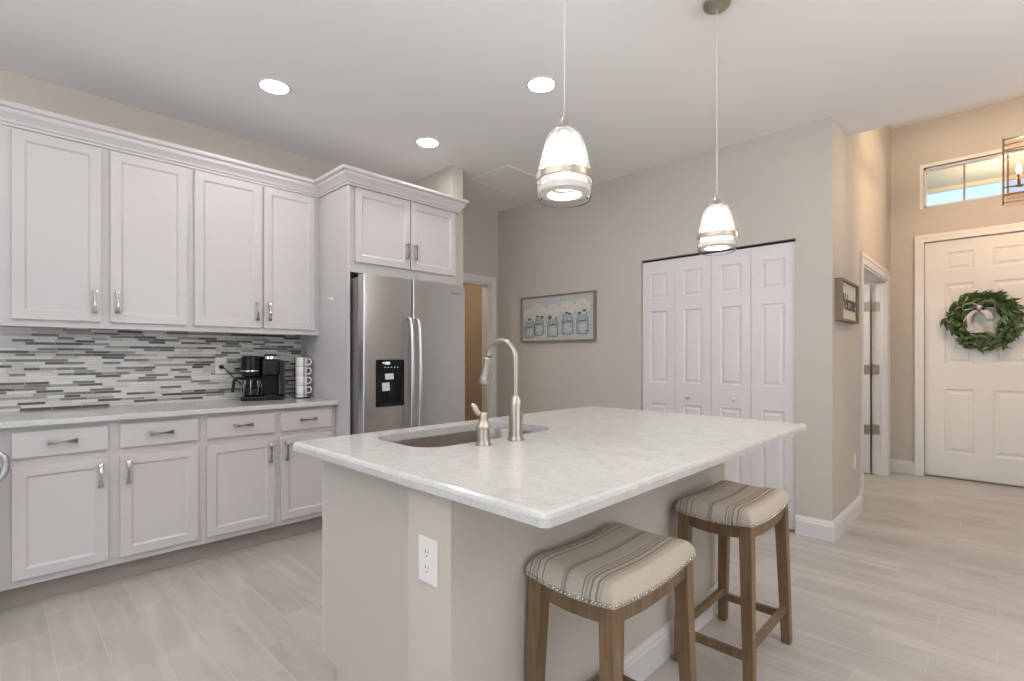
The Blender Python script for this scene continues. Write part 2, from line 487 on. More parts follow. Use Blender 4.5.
# room beyond that doorway
bm = B(); box(bm, -5.75, -5.65, 1.6, 4.6, 0, HC); box(bm, -5.65, XL - 0.12, 4.45, 4.6, 0, HC); box(bm, -5.65, XL - 0.12, 1.6, 1.7, 0, HC)
struct('wall_laundry', bm, M['tan'])
struct('ceiling_laundry', box(B(), -5.75, XL - 0.12, 1.6, 4.6, HC, HC + 0.08), M['ceil'])
# pantry wall with the closet opening
CX0, CX1, CZ = -2.236, -1.028, 2.064
bm = B()
box(bm, XL, CX0, YP, YP + 0.12, 0, HC); box(bm, CX1, XH, YP, YP + 0.12, 0, HC); box(bm, CX0, CX1, YP, YP + 0.12, CZ, HC)
struct('wall_pantry', bm, M['wall'])
# hall wall: pantry side, then the run with the hall doorway
HY0, HY1, HZ = 5.16, 6.47, 2.03
bm = B()
box(bm, XH - 0.14, XH, YP + 0.12, 4.80, 0, HE)
box(bm, XH2 - 0.115, XH2, 4.80, HY0, 0, HE); box(bm, XH2 - 0.115, XH2, HY1, YE, 0, HE); box(bm, XH2 - 0.115, XH2, HY0, HY1, HZ, HE)
struct('wall_hall', bm, M['wall'])
# bedroom beyond the hall door
bm = B(); box(bm, -2.9, -2.8, 4.2, 6.86, 0, HC); box(bm, -2.8, XH2 - 0.115, 4.2, 4.3, 0, HC); box(bm, -2.8, XH2 - .115, 6.73, 6.86, 0, HC)
struct('wall_bedroom', bm, M['wall'])
struct('ceiling_bedroom', box(B(), -2.9, XH2 - 0.115, 4.2, 6.86, HC, HC + 0.08), M['ceil'])
struct('wall_closet', box(B(), CX0 - .2, CX1 + .2, 4.14, 4.19, 0, HC), M['wall'])
# entry wall with transom and door openings
EX0, EX1, EZ = -0.571, 0.343, 2.42
WX0, WX1, WZ0, WZ1 = -0.577, 0.362, 2.78, 3.195
bm = B()
box(bm, XH2 - 0.1, EX0, YE, YE + 0.13, 0, HE); box(bm, EX1 + 0.02, 4.3, YE, YE + 0.13, 0, HE)
box(bm, EX0, EX1 + 0.02, YE, YE + 0.13, EZ, WZ0); box(bm, EX0, EX1 + 0.02, YE, YE + 0.13, WZ1, HE)
struct('wall_entry', bm, M['wall'])
# stub wall closing the fridge bay
struct('wall_nook', box(B(), XL, -3.31, 2.68, 2.80, 0, HC), M['wall'])
# the open living side: right wall with windows, rear wall with glass doors
bm = B()
box(bm, 4.2, 4.3, -4.2, -1.8, 0, HE); box(bm, 4.2, 4.3, 2.6, 6.86, 0, HE); box(bm, 4.2, 4.3, -1.8, 2.6, 0, .3); box(bm, 4.2, 4.3, -1.8, 2.6, 2.45, HE)
struct('wall_right', bm, M['wall'])
bm = B()
box(bm, -4.13, -2.55, -4.2, -4.1, 0, HC); box(bm, 2.15, 4.3, -4.2, -4.1, 0, HC); box(bm, -2.55, 2.15, -4.2, -4.1, 2.45, HC)
struct('wall_rear', bm, M['wall'])

# baseboards (mitred at the pantry corner)
BP = [(0, 0), (.016, 0), (.016, .098), (.012, .106), (.012, .114), (.006, .126), (.004, .135), (0, .135)]
bm = B(); sweep(bm, [(CX1 + .002, YP, 0, -1), (XH, YP, 1, -1), (XH, 4.80, 1, 1), (XH2, 4.80, 0, 1)], BP)
struct('baseboard_pantry', bm, M['trim'])
bm = B(); sweep(bm, [(XL, YP, 0, -1), (CX0 - .002, YP, 0, -1)], BP); struct('baseboard_back', bm, M['trim'])
bm = B(); sweep(bm, [(XH2, YE, 0, -1), (EX0 - .075, YE, 0, -1)], BP); struct('baseboard_entry', bm, M['trim'])
bm = B(); sweep(bm, [(XH2, 4.82, 1, 0), (XH2, HY0 - .095, 1, 0)], BP); struct('baseboard_hall', bm, M['trim'])

# casings
def casing_left(name, x, y0, y1, z1, w, th, mt):
    bm = B()
    box(bm, x, x + th, y0 - w, y0, 0, z1); box(bm, x, x + th, y1, y1 + w, 0, z1); box(bm, x, x + th, y0 - w, y1 + w, z1, z1 + w)
    box(bm, x + th, x + th + .006, y0 - w, y0 - w * .62, 0, z1 + w * .62); box(bm, x + th, x + th + .006, y1 + w * .62, y1 + w, 0, z1 + w * .62); box(bm, x + th, x + th + .006, y0 - w, y1 + w, z1 + w * .62, z1 + w)
    # jamb lining
    box(bm, x - .125, x + .003, y0 - .001, y0 + .018, 0, z1 - .018); box(bm, x - .125, x + .003, y1 - .018, y1 + .001, 0, z1 - .018); box(bm, x - .125, x + .003, y0 - .001, y1 + .001, z1 - .018, z1 + .001)
    # stop
    box(bm, x - .05, x - .02, y1 - .03, y1 - .018, 0, z1 - .03); box(bm, x - .05, x - .02, y0 + .018, y0 + .03, 0, z1 - .03); box(bm, x - .05, x - .02, y0 + .018, y1 - .018, z1 - .03, z1 - .018)
    return struct(name, bm, mt, bevel=.002, weld=False)
casing_left('trim_1', XL, DY0, DY1, DZ, 0.064, .014, M['trim'])
casing_left('trim_2', XH2, HY0, HY1, HZ, 0.09, .014, M['trim'])
bm = B()
cw = .075
xr_ = EX1 + .02 + cw
box(bm, EX0 - cw, EX0, YE - .018, YE, 0, EZ + .002); box(bm, EX1 + .02, xr_, YE - .018, YE, 0, EZ + .002); box(bm, EX0 - cw, xr_, YE - .018, YE, EZ + .002, EZ + cw)
box(bm, EX0 - cw, EX0 - cw * .6, YE - .024, YE - .018, 0, EZ + cw * .6); box(bm, xr_ - cw * .4, xr_, YE - .024, YE - .018, 0, EZ + cw * .6); box(bm, EX0 - cw, xr_, YE - .024, YE - .018, EZ + cw * .6, EZ + cw)
struct('trim_3', bm, M['entry'], bevel=.002, weld=False)

# closet: head track, coloured black to stand for the shaded gap above the doors
bm = B(); box(bm, CX0 + .006, CX1 - .006, YP + .020, YP + .06, CZ - .015, CZ - .003); struct('trim_4', bm, M['shadowgap'])
# two bifold doors, each of two leaves
def leaf_mp(x0, z0, y): return lambda u, v, w: (x0 + u, y - w, z0 + v)
lw = (CX1 - CX0 - .010) / 4
kx = (-1.819, -1.448)
for d in range(2):
    root = thing('door_%d' % (3 + d), None, None, (CX0 + .005 + lw * (2 * d + 1), YP + .04, 0))
    root['kind'] = 'structure'
    for l in range(2):
        x0 = CX0 + .005 + lw * (2 * d + l) + .0015
        c = (lw - .003 - .158) / 2
        bm = B()
        slab(bm, lw - .003, 2.034, .034, [(c, c + .158, .19, .83), (c, c + .158, 1.005, 1.61), (c, c + .158, 1.715, 1.93)], leaf_mp(x0, .012, YP + .056), .009, .009, (.012, .007))
        obj('door_leaf', bm, M['door'], root)
    bm = B(); r = Matrix.Rotation(PI / 2, 3, 'X')
    lathe(bm, [(.004, 0), (.012, .001), (.010, .012), (.017, .02), (.0175, .028), (.010, .034), (0, .035)], (kx[d], YP + .0225, .912), 20, rot=r)
    obj('knob', bm, M['door'], root, smooth=40)

# entry door, six raised panels
root = thing('door_1', None, None, (EX0, YE + .06, 0)); root['kind'] = 'structure'
pc = [(.158, .382), (.514, .772)]; pr = [(.245, .895), (1.15, 1.965), (2.10, 2.285)]
bm = B()
slab(bm, EX1 + .02 - EX0 - .006, EZ - .016, .045, [(a, b, c, d) for a, b in pc for c, d in pr], leaf_mp(EX0 + .003, .012, YE + .075), .010, .013, (.018, .008))
obj('door_leaf', bm, M['entry'], root)
bm = B(); box(bm, EX0, EX1 + .02, YE + .005, YE + .1, 0, .014); obj('threshold', bm, M['bronze'], root)
bm = B(); r = Matrix.Rotation(PI / 2, 3, 'X')
lathe(bm, [(.03, 0), (.03, .008), (.012, .012), (.012, .035), (.027, .045), (.03, .058), (.02, .07), (0, .072)], (EX1 - .07, YE + .0295, .98), 24, rot=r)
obj('door_knob', bm, M['nickel'], root, smooth=40)

# hall door standing open into the bedroom, hinged on the far jamb
hx, hy = XH2 - .105, HY1 - .024
root = thing('door_2', None, None, (hx, hy, 0)); root['kind'] = 'structure'
bm = B()
mp = lambda u, v, w: (hx - .03 - u, hy - .022 - w, .012 + v)
slab(bm, .80, 1.985, .035, [(.12, .36, .2, .83), (.12, .36, 1.0, 1.60), (.12, .36, 1.70, 1.90), (.45, .69, .2, .83), (.45, .69, 1.0, 1.60), (.45, .69, 1.70, 1.90)], mp, .008, .01, (.014, .006))
obj('door_leaf', bm, M['door'], root)
for hz in (.47, 1.10, 1.76):
    bm = B()
    box(bm, hx - .085, hx - .028, hy - .060, hy - .0565, hz - .05, hz + .05)
    box(bm, hx - .018, hx + .045, hy + .002, hy + .0058, hz - .05, hz + .05)
    tube(bm, [(hx - .004, hy - .012, hz - .054), (hx - .004, hy - .012, hz + .054)], .009, 12)
    obj('hinge', bm, M['nickel'], root, weld=False)

# transom window
root = thing('window_1', None, None, (WX0, YE + .06, WZ0)); root['kind'] = 'structure'
bm = B()
fw = .022
box(bm, WX0, WX1, YE + .03, YE + .10, WZ0, WZ0 + fw); box(bm, WX0, WX1, YE + .03, YE + .10, WZ1 - fw, WZ1)
box(bm, WX0, WX0 + fw, YE + .03, YE + .10, WZ0, WZ1); box(bm, WX1 - fw, WX1, YE + .03, YE + .10, WZ0, WZ1)
obj('frame', bm, M['trim'], root, weld=False)
bm = B()
for x in (-.262, .05): box(bm, x - .008, x + .008, YE + .05, YE + .075, WZ0 + fw, WZ1 - fw)
obj('mullion', bm, M['toe'], root)
bm = B(); box(bm, WX0 + fw, WX1 - fw, YE + .06, YE + .066, WZ0 + fw, WZ1 - fw); obj('glass_pane', bm, M['pane'], root)
bm = B()
for a in ((WX0 - .028, WX1 + .028, WZ1, WZ1 + .035), (WX0 - .028, WX0, WZ0 - .01, WZ1), (WX1, WX1 + .028, WZ0 - .01, WZ1)): box(bm, a[0], a[1], YE - .008, YE + .03, a[2], a[3])
obj('window_casing', bm, M['entry'], root, weld=False)

# outside the transom: porch soffit, ground, a neighbour's roof
bm = B(); box(bm, -6, 6, YE + .13, 8.25, 3.35, 3.42); box(bm, -6, 6, 8.25, 8.29, 3.30, 3.55)
struct('trim_5', bm, M['soffit'])
struct('ground', box(B(), -40, 40, 6.87, 60, -.3, -.1), M['ground'])
root = thing('house', 'grey hipped roof of a house outside beyond the transom window', 'house', (3, 16, -.1))
obj('wall', box(B(), -9, 14, 14.5, 24, -.1, 2.7), M['stucco'], root)
bm = B()
e = [bm.verts.new(p) for p in ((-9.8, 13.7, 2.65), (14.8, 13.7, 2.65), (14.8, 24.8, 2.65), (-9.8, 24.8, 2.65))]
r_ = [bm.verts.new(p) for p in ((0.6, 19, 5.35), (9, 19, 5.35))]
for q in ((e[0], e[1], r_[1], r_[0]), (e[2], e[3], r_[0], r_[1]), (e[1], e[2], r_[1]), (e[3], e[0], r_[0]), (e[3], e[2], e[1], e[0])): face(bm, q)
obj('roof', bm, M['roof'], root)

# attic hatch in the ceiling
root = thing('attic_hatch', 'white square attic access panel in the ceiling near the doorway corner', 'hatch', (-3.22, 3.32, HC))
bm = B()
ax0, ax1, ay0, ay1 = -3.45, -3.0, 3.03, 3.60
for a in ((ax0 - .03, ax1 + .03, ay0 - .03, ay0), (ax0 - .03, ax1 + .03, ay1, ay1 + .03), (ax0 - .03, ax0, ay0, ay1), (ax1, ax1 + .03, ay0, ay1)): box(bm, *a, HC - .0045, HC)
obj('frame', bm, M['ceil'], root, weld=False)
obj('panel', box(B(), ax0 + .004, ax1 - .004, ay0 + .004, ay1 - .004, HC - .003, HC), M['ceil'], root)

# ------------------------------------------------------------------ cabinet pulls
def pull(parent, c, vert=True, L=.125):
    """bow-tie pull on a face looking +x: c = middle of the pull on the face"""
    bm = B()
    rr = []
    for i in range(17):
        t = -1 + 2 * i / 16
        hw = .0058 + .0080 * abs(t) ** 1.6
        out = .019 + .009 * (1 - t * t)
        s = t * L / 2
        q = [(-hw, out), (hw, out), (hw * .8, out + .007), (-hw * .8, out + .007)]
        rr.append([(c[0] + w, c[1] + (a if vert else s), c[2] + (s if vert else a)) for a, w in q])
    rings(bm, rr)
    for sg in (-1, 1):
        s = sg * (L / 2 - .008)
        y, z = (c[1], c[2] + s) if vert else (c[1] + s, c[2])
        hy_, hz_ = (.008, .006) if vert else (.006, .008)
        box(bm, c[0], c[0] + .021, y - hy_, y + hy_, z - hz_, z + hz_)
    return obj('handle', bm, M['pull'], parent, bevel=.0012, weld=False)

def cab_mp(x, y0, z0): return lambda u, v, w: (x + w, y0 + u, z0 + v)

def shaker(parent, name, x, y0, y1, z0, z1, st=.050, th=.02, flat=False):
    bm = B()
    if flat: slab(bm, y1 - y0, z1 - z0, th, [], cab_mp(x, y0, z0))
    else: slab(bm, y1 - y0, z1 - z0, th, [(st, y1 - y0 - st, st, z1 - z0 - st)], cab_mp(x, y0, z0), .009, .009)
    return obj(name, bm, M['cab'], parent, bevel=.0025)

# upper cabinets
UX = -3.68
def upper(y0, y1, doors, label, hand):
    root = thing('wall_cabinet', label, 'cabinet', (XL, y0, 1.395), group='white wall cabinets')
    bm = box(B(), XL + .001, UX - .019, y0, y1, 1.41, 2.445)
    obj('body', bm, M['cab'], root)
    bm = B()
    (a0, a1), (b0, b1) = doors
    for q in ((y0, a0 + .012), (a1 - .012, b0 + .012), (b1 - .012, y1)): box(bm, UX - .019, UX, q[0], q[1], 1.395, 2.445)
    for q in ((1.395, 1.445), (2.405, 2.445)):
        for s in ((a0 + .012, a1 - .012), (b0 + .012, b1 - .012)): box(bm, UX - .019, UX, s[0], s[1], *q)
    obj('face_frame', bm, M['cab'], root, bevel=.001, weld=False)
    for i, (a, b) in enumerate(doors):
        d = shaker(root, 'door', UX + .001, a, b, 1.432, 2.418)
        pull(d, (UX + .021, b - .032 if i == 0 else a + .032, 1.545))
upper(0.002, .859, ((.057, .421), (.460, .842)), 'white two-door wall cabinet at the left end of the run, above the bare counter', 0)
upper(.859, 1.698, ((.880, 1.283), (1.300, 1.662)), 'white two-door wall cabinet beside the tall fridge panel, above the coffee maker', 0)

# crown moulding over wall cabinets and fridge cabinet
CP = [(0, 2.428), (.010, 2.428), (.012, 2.440), (.020, 2.446), (.022, 2.456), (.032, 2.470), (.046, 2.486), (.049, 2.496), (.049, 2.506), (.062, 2.512), (.066, 2.520), (.066, 2.535), (0, 2.535)]
bm = B(); sweep(bm, [(UX, .002, 1, 0), (UX, 1.70, 1, -1), (-3.24, 1.70, 1, -1), (-3.24, 2.68, 1, 1), (-3.308, 2.68, 0, 1)], CP)
T(obj('crown_molding', bm, M['cab']), 'white stepped crown molding along the top of the wall and fridge cabinets', 'molding')

# base cabinets
BX = -3.42
def base(y0, y1, cols, label):
    root = thing('base_cabinet', label, 'cabinet', (XL, y0, 0), group='white base cabinets')
    obj('body', box(B(), XL + .001, BX - .019, y0, y1, .115, .894), M['cab'], root)
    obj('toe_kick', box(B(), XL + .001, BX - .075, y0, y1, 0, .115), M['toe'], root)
    bm = B(); (a0, a1), (b0, b1) = cols
    for q in ((y0, a0 + .012), (a1 - .012, b0 + .012), (b1 - .012, y1)): box(bm, BX - .019, BX, q[0], q[1], .115, .894)
    for q in ((.115, .165), (.685, .755), (.86, .894)):
        for s in ((a0 + .012, a1 - .012), (b0 + .012, b1 - .012)): box(bm, BX - .019, BX, s[0], s[1], *q)
    obj('face_frame', bm, M['cab'], root, bevel=.001, weld=False)
    for i, (a, b) in enumerate(cols):
        w = shaker(root, 'drawer', BX + .001, a, b, .742, .870, flat=True)
        pull(w, (BX + .021, (a + b) / 2, .808), False, .115)
        d = shaker(root, 'door', BX + .001, a, b, .152, .702)
        pull(d, (BX + .021, b - .034 if i == 0 else a + .034, .612), True, .125)
base(0.002, .859, ((.054, .420), (.469, .837)), 'white base cabinet with two drawers over two doors at the left end of the counter')
base(.859, 1.698, ((.882, 1.276), (1.313, 1.668)), 'white base cabinet with two drawers over two doors below the coffee maker')
# wall counter
bm = box(B(), XL + .001, -3.37, .002, 1.699, .895, .925)
T(obj('countertop', bm, M['quartz'], bevel=.004), 'white quartz countertop running along the left wall under the mosaic', 'countertop')
# backsplash
bm = box(B(), XL, XL + .008, -.80, 1.699, .9255, 1.409)
struct('trim_6', bm, M['mosaic'])

# ------------------------------------------------------------------ fridge bay
T(obj('end_panel', box(B(), XL + .001, -3.24, 1.70, 1.72, 0, 2.427), M['cab'], bevel=.0015), 'tall white panel standing between the wall cabinets and the fridge', 'panel')
root = thing('fridge_cabinet', 'white two-door cabinet above the stainless steel refrigerator', 'cabinet', (XL, 1.72, 1.83))
FX = -3.262
obj('body', box(B(), XL + .001, FX - .019, 1.7205, 2.679, 1.83, 2.445), M['cab'], root)
dd = ((1.762, 2.216), (2.224, 2.662)); bm = B()
for q in ((1.7205, 1.774), (2.204, 2.236), (2.65, 2.679)): box(bm, FX - .019, FX, *q, 1.83, 2.445)
for q in ((1.83, 1.915), (2.405, 2.445)):
    for s in ((1.774, 2.204), (2.236, 2.65)): box(bm, FX - .019, FX, *s, *q)
obj('face_frame', bm, M['cab'], root, bevel=.001, weld=False)
for i, (a, b) in enumerate(dd):
    d = shaker(root, 'door', FX + .001, a, b, 1.902, 2.424)
    pull(d, (FX + .021, b - .034 if i == 0 else a + .034, 2.035), True, .12)

root = thing('refrigerator', 'stainless steel side-by-side refrigerator with a black dispenser', 'refrigerator', (-3.5, 2.195, 0))
F0, F1, FS, FT = 1.742, 2.648, 2.139, 1.802
bm = box(B(), -3.93, -3.175, F0 + .004, F1 - .004, .02, FT - .015)
obj('body', bm, M['steel_side'], root, bevel=.004)
def fdoor(y0, y1):
    bm = B(); rr = []
    # rounded front edges, thin bulge
    prof = []
    n = 8; R_ = .009
    pts = [(-3.17, y0), (-3.10 - R_, y0)] + [(-3.10 - R_ + R_ * math.sin(PI / 2 * k / n), y0 + R_ - R_ * math.cos(PI / 2 * k / n)) for k in range(1, n + 1)]
    pts += [(-3.10 - R_ + R_ * math.cos(PI / 2 * k / n), y1 - R_ + R_ * math.sin(PI / 2 * k / n)) for k in range(0, n + 1)] + [(-3.17, y1)]
    rings(bm, [[(x, y, z) for x, y in pts] for z in (.09, FT)])
    return bm
dl = obj('door', fdoor(F0, FS - .005), M['steel'], root, smooth=25)
dr = obj('door', fdoor(FS + .005, F1), M['steel'], root, smooth=25)
for d, y, sg in ((dl, FS - .034, -1), (dr, FS + .036, 1)):
    bm = B()
    P_ = [(-3.098, y, 1.515), (-3.062, y, 1.50), (-3.045, y, 1.40), (-3.036, y, 1.15), (-3.045, y, .75), (-3.060, y, .58), (-3.098, y, .565)]
    sp = smooth_path(P_, 8)
    rr = []
    for i, p in enumerate(sp):
        t = (sp[min(i + 1, len(sp) - 1)] - sp[max(i - 1, 0)]).normalized(); nn = Vector((t.z, 0, -t.x))
        if nn.x < 0 and i > 3: nn = nn
        ring = []
        for k in range(12):
            a = 2 * PI * k / 12
            ring.append(p + Vector((0, 1, 0)) * .0185 * math.cos(a) + nn * .009 * math.sin(a))
        rr.append(ring)
    rings(bm, rr)
    obj('handle', bm, M['steel'], d, smooth=50)
# dispenser
def yzplate(x0, x1, y0, y1, z0, z1, rad=.012):
    bm = B(); pts = []
    for cy_, cz_, a0 in ((y1 - rad, z1 - rad, 0), (y0 + rad, z1 - rad, 90), (y0 + rad, z0 + rad, 180), (y1 - rad, z0 + rad, 270)):
        for k in range(6):
            a = math.radians(a0 + 18 * k); pts.append((cy_ + rad * math.cos(a), cz_ + rad * math.sin(a)))
    rings(bm, [[(x, y, z) for y, z in pts] for x in (x0, x1)]); return bm
dsp = obj('dispenser', yzplate(-3.10, -3.094, 1.835, 2.064, .884, 1.215), M['black'], root, bevel=.0015)
bm = B()
# recessed bay surround and paddle, ice chute
box(bm, -3.094, -3.088, 1.845, 1.862, .90, 1.11); box(bm, -3.094, -3.088, 2.037, 2.054, .90, 1.11); box(bm, -3.094, -3.086, 1.845, 2.054, 1.10, 1.118); box(bm, -3.094, -3.07, 1.86, 2.04, .893, .906)
obj('bay_frame', bm, M['blackmat'], dsp, weld=False)
bm = B(); hexa(bm, [(-3.094, 1.92, .95), (-3.084, 1.92, .95), (-3.084, 1.975, .95), (-3.094, 1.975, .95)], [(-3.094, 1.925, 1.05), (-3.082, 1.925, 1.05), (-3.082, 1.97, 1.05), (-3.094, 1.97, 1.05)])
obj('paddle', bm, M['blackmat'], dsp)
for (y0, y1, z0, z1) in ((1.900, 1.968, 1.075, 1.115), (1.876, 1.936, .995, 1.052)):
    bm = B(); hexa(bm, [(-3.0815, y0, z0), (-3.081, y0, z0), (-3.081, y1, z0 + .002), (-3.0815, y1, z0 + .002)], [(-3.0815, y0 - .004, z1), (-3.081, y0 - .004, z1), (-3.081, y1 - .004, z1 + .003), (-3.0815, y1 - .004, z1 + .003)])
    o = obj('sticker', bm, M['paper'], dsp); o['label'] = 'small white paper sticker'
bm = B()
for a, b, c, d in ((1.885, 1.902, 1.186, 1.196), (1.905, 1.945, 1.180, 1.199)): box(bm, -3.0945, -3.0935, a, b, c, d)
for k in range(5): box(bm, -3.0945, -3.0935, 1.90 + k * .026, 1.909 + k * .026, 1.158, 1.163)
obj('display', bm, M['screen'], dsp, weld=False)

def text_mesh(body, size, ext, shear=0.0):
    cu = bpy.data.curves.new('lettering', 'FONT'); cu.body = body; cu.size = size; cu.extrude = ext; cu.align_x = 'CENTER'; cu.align_y = 'CENTER'; cu.shear = shear
    cu.resolution_u = 4
    to = bpy.data.objects.new('lettering', cu); COL.objects.link(to)
    dg = bpy.context.evaluated_depsgraph_get(); dg.update()
    me = bpy.data.meshes.new_from_object(to.evaluated_get(dg))
    bpy.data.objects.remove(to); bpy.data.curves.remove(cu)
    bm = B(); bm.from_mesh(me); bpy.data.meshes.remove(me)
    return bm
bm = text_mesh('Whirlpool', .026, .0006)
bmesh.ops.transform(bm, matrix=Matrix.Translation((-3.0995, 2.555, 1.735)) @ Matrix(((0, 0, 1, 0), (1, 0, 0, 0), (0, 1, 0, 0), (0, 0, 0, 1))), verts=bm.verts)
obj('badge', bm, M['steel_side'], dr)

# small hook on the tall panel
bm = B(); lathe(bm, [(.014, 0), (.014, .004), (.005, .006), (.005, .016), (.009, .02), (.009, .026), (0, .028)], (-3.47, 1.6999, 1.652), 20, rot=Matrix.Rotation(PI / 2, 3, 'X'))
T(obj('wall_hook', bm, M['plastic'], smooth=40), 'tiny white round hook stuck on the tall white panel left of the fridge', 'hook')

# ------------------------------------------------------------------ range at the left edge of the view
root = thing('range', 'kitchen range at the left edge whose grey oven handle end peeks into view', 'range', (-3.68, -.39, 0))
obj('body', box(B(), -3.99, -3.38, -.765, -.012, .09, .915), M['steel_side'], root, bevel=.004)
obj('cooktop', box(B(), -3.99, -3.36, -.768, -.010, .915, .928), M['black'], root, bevel=.003)
d = obj('oven_door', box(B(), -3.379, -3.345, -.763, -.014, .27, .80), M['steel'], root, bevel=.004)
obj('door_window', box(B(), -3.345, -3.342, -.66, -.12, .38, .66), M['black'], d)
bm = B(); tube(bm, smooth_path([(-3.345, -.72, .79), (-3.27, -.70, .80), (-3.25, -.60, .803), (-3.25, -.30, .803), (-3.25, -.03, .803), (-3.25, .022, .785), (-3.25, .036, .74), (-3.25, .020, .69), (-3.25, -.03, .668), (-3.26, -.10, .667), (-3.345, -.16, .667)], 8), .014, 14)
obj('handle', bm, M['steel'], d, smooth=60)
obj('drawer', box(B(), -3.379, -3.35, -.763, -.014, .10, .26), M['steel'], root, bevel=.004)
for k in range(5):
    bm = B(); lathe(bm, [(.02, 0), (.02, .006), (.016, .01), (.015, .026), (0, .028)], (-3.38, -.66 + k * .135, .86), 20, rot=Matrix.Rotation(PI / 2, 3, 'Y'))
    obj('knob', bm, M['black'], root, smooth=40)

# ------------------------------------------------------------------ coffee maker (turned a little towards the room)
def P2(x, y, z): return (x, y, z)
root = thing('coffee_maker', 'black dual coffee maker with a glass carafe standing on the wall counter', 'coffee maker', (-3.835, 1.36, .925), math.radians(66))
bm = box(B(), -.138, .138, -.115, .105, 0, .028); obj('base', bm, M['black'], root, bevel=.008, local=True)
bm = box(B(), -.138, .10, .015, .105, .028, .30); obj('body', bm, M['black'], root, bevel=.012, local=True)
bm = B()  # left brew head
rr = []
for z, g in ((.168, -.012), (.178, 0), (.235, .004), (.306, .0), (.316, -.012)):
    rr.append([(-.074 + (.069 + g) * math.cos(2 * PI * k / 28), -.035 + (.078 + g) * math.sin(2 * PI * k / 28), z) for k in range(28)])
rings(bm, rr); obj('brew_head', bm, M['black'], root, smooth=40, local=True)
bm = B()
rings(bm, [[(-.075 + r_ * math.cos(2 * PI * k / 28), -.035 + r_ * 1.16 * math.sin(2 * PI * k / 28), z) for k in range(28)] for r_, z in ((.0715, .205), (.0735, .207), (.0735, .213), (.0715, .215))])
obj('trim_ring', bm, M['chrome'], root, smooth=40, local=True)
bm = box(B(), -.004, .104, -.10, .06, .175, .292); obj('pod_brewer', bm, M['black'], root, bevel=.014, local=True)
bm = B(); hexa(bm, [(.02, -.108, .185), (.078, -.108, .185), (.082, -.098, .185), (.016, -.098, .185)], [(.008, -.110, .272), (.092, -.110, .272), (.092, -.098, .272), (.008, -.098, .272)])
obj('front_panel', bm, M['navy'], root, bevel=.003, local=True)
bm = B(); rings(bm, [[(.048 + r_ * math.cos(2 * PI * k / 32), -.03 + r_ * 1.3 * math.sin(2 * PI * k / 32), z) for k in range(32)] for r_, z in ((.052, .288), (.062, .294), (.062, .312), (.056, .318), (.046, .318))])
obj('lid_ring', bm, M['chrome'], root, smooth=40, local=True)
bm = B(); rings(bm, [[(.048 + r_ * math.cos(2 * PI * k / 32), -.03 + r_ * 1.3 * math.sin(2 * PI * k / 32), z) for k in range(32)] for r_, z in ((.045, .310), (.045, .322), (.038, .328), (.01, .330))])
obj('lid', bm, M['blackmat'], root, smooth=40, local=True)
bm = box(B(), .1, .138, -.075, .10, .03, .285); obj('water_tank', bm, M['navy'], root, bevel=.01, local=True)
bm = box(B(), .01, .092, -.108, .0, .028, .04); obj('drip_tray', bm, M['blackmat'], root, bevel=.003, local=True)
cf = B()
lathe(cf, [(.045, .030), (.056, .036), (.062, .06), (.064, .09), (.060, .125), (.052, .145)], (-.075, -.045, 0), 32, caps=False)
carafe = obj('carafe', cf, M['glass'], root, smooth=60, local=True)
bm = B(); lathe(bm, [(.043, .034), (.054, .039), (.0595, .07), (.060, .085), (0, .0855)], (-.075, -.045, 0), 32)
obj('coffee', bm, mat('brewed_coffee', (.012, .006, .003), .1), carafe, smooth=50, local=True)
bm = B(); lathe(bm, [(.053, .143), (.056, .147), (.056, .160), (.04, .166), (0, .167)], (-.075, -.045, 0), 32); obj('carafe_lid', bm, M['blackmat'], carafe, smooth=40, local=True)
bm = B()
for k in range(8):
    a = 2 * PI * k / 8
    tube(bm, [(-.075 + .060 * math.cos(a), -.045 + .060 * math.sin(a), .034), (-.075 + .0665 * math.cos(a), -.045 + .0665 * math.sin(a), .09), (-.075 + .056 * math.cos(a), -.045 + .056 * math.sin(a), .143)], .0022, 6)
obj('carafe_band', bm, M['chrome'], carafe, local=True, weld=False)
bm = B()
pth = smooth_path([(-.125, -.052, .153), (-.160, -.058, .158), (-.180, -.062, .145), (-.188, -.064, .10), (-.192, -.066, .06)], 6)
tube(bm, pth, [.011] * len(pth), 10); obj('carafe_handle', bm, M['black'], carafe, smooth=50, local=True)
bm = B()
w = smooth_path([(-3.985, 1.125, 1.162), (-3.955, 1.14, 1.15), (-3.95, 1.18, 1.10), (-3.955, 1.22, 1.06), (-3.965, 1.27, 1.02), (-3.975, 1.33, 1.0)], 8)
tube(bm, w, .0042, 8); cord = obj('power_cord', bm, M['black'], root, smooth=60)
bm = B(); lathe(bm, [(.015, 0), (.016, .004), (.015, .022), (.008, .03), (0, .031)], (-3.996, 1.125, 1.162), 16, rot=Matrix.Rotation(PI / 2, 3, 'Y'))
obj('plug', bm, M['black'], cord, smooth=40)

# outlets
def outlet_yz(name, label, x, yc, zc, sgn=1, horizontal=False):
    """plate on a wall looking +x"""
    root = thing(name, label, 'outlet', (x, yc, zc))
    bm = box(B(), x, x + .005, yc - .036, yc + .036, zc - .058, zc + .058); obj('cover_plate', bm, M['plastic'], root, bevel=.002)
    for s in (-.02, .02):
        obj('receptacle', yzplate(x + .0045, x + .0065, yc - .016, yc + .016, zc + s - .014, zc + s + .014, .008), M['plastic'], root)
    return root
outlet_yz('wall_outlet', 'white outlet in the mosaic backsplash with the coffee maker plugged in', XL + .008, 1.125, 1.172)
outlet_yz('wall_outlet', 'small white outlet low on the hall wall beside the open doorway', XH, 4.60, .43)

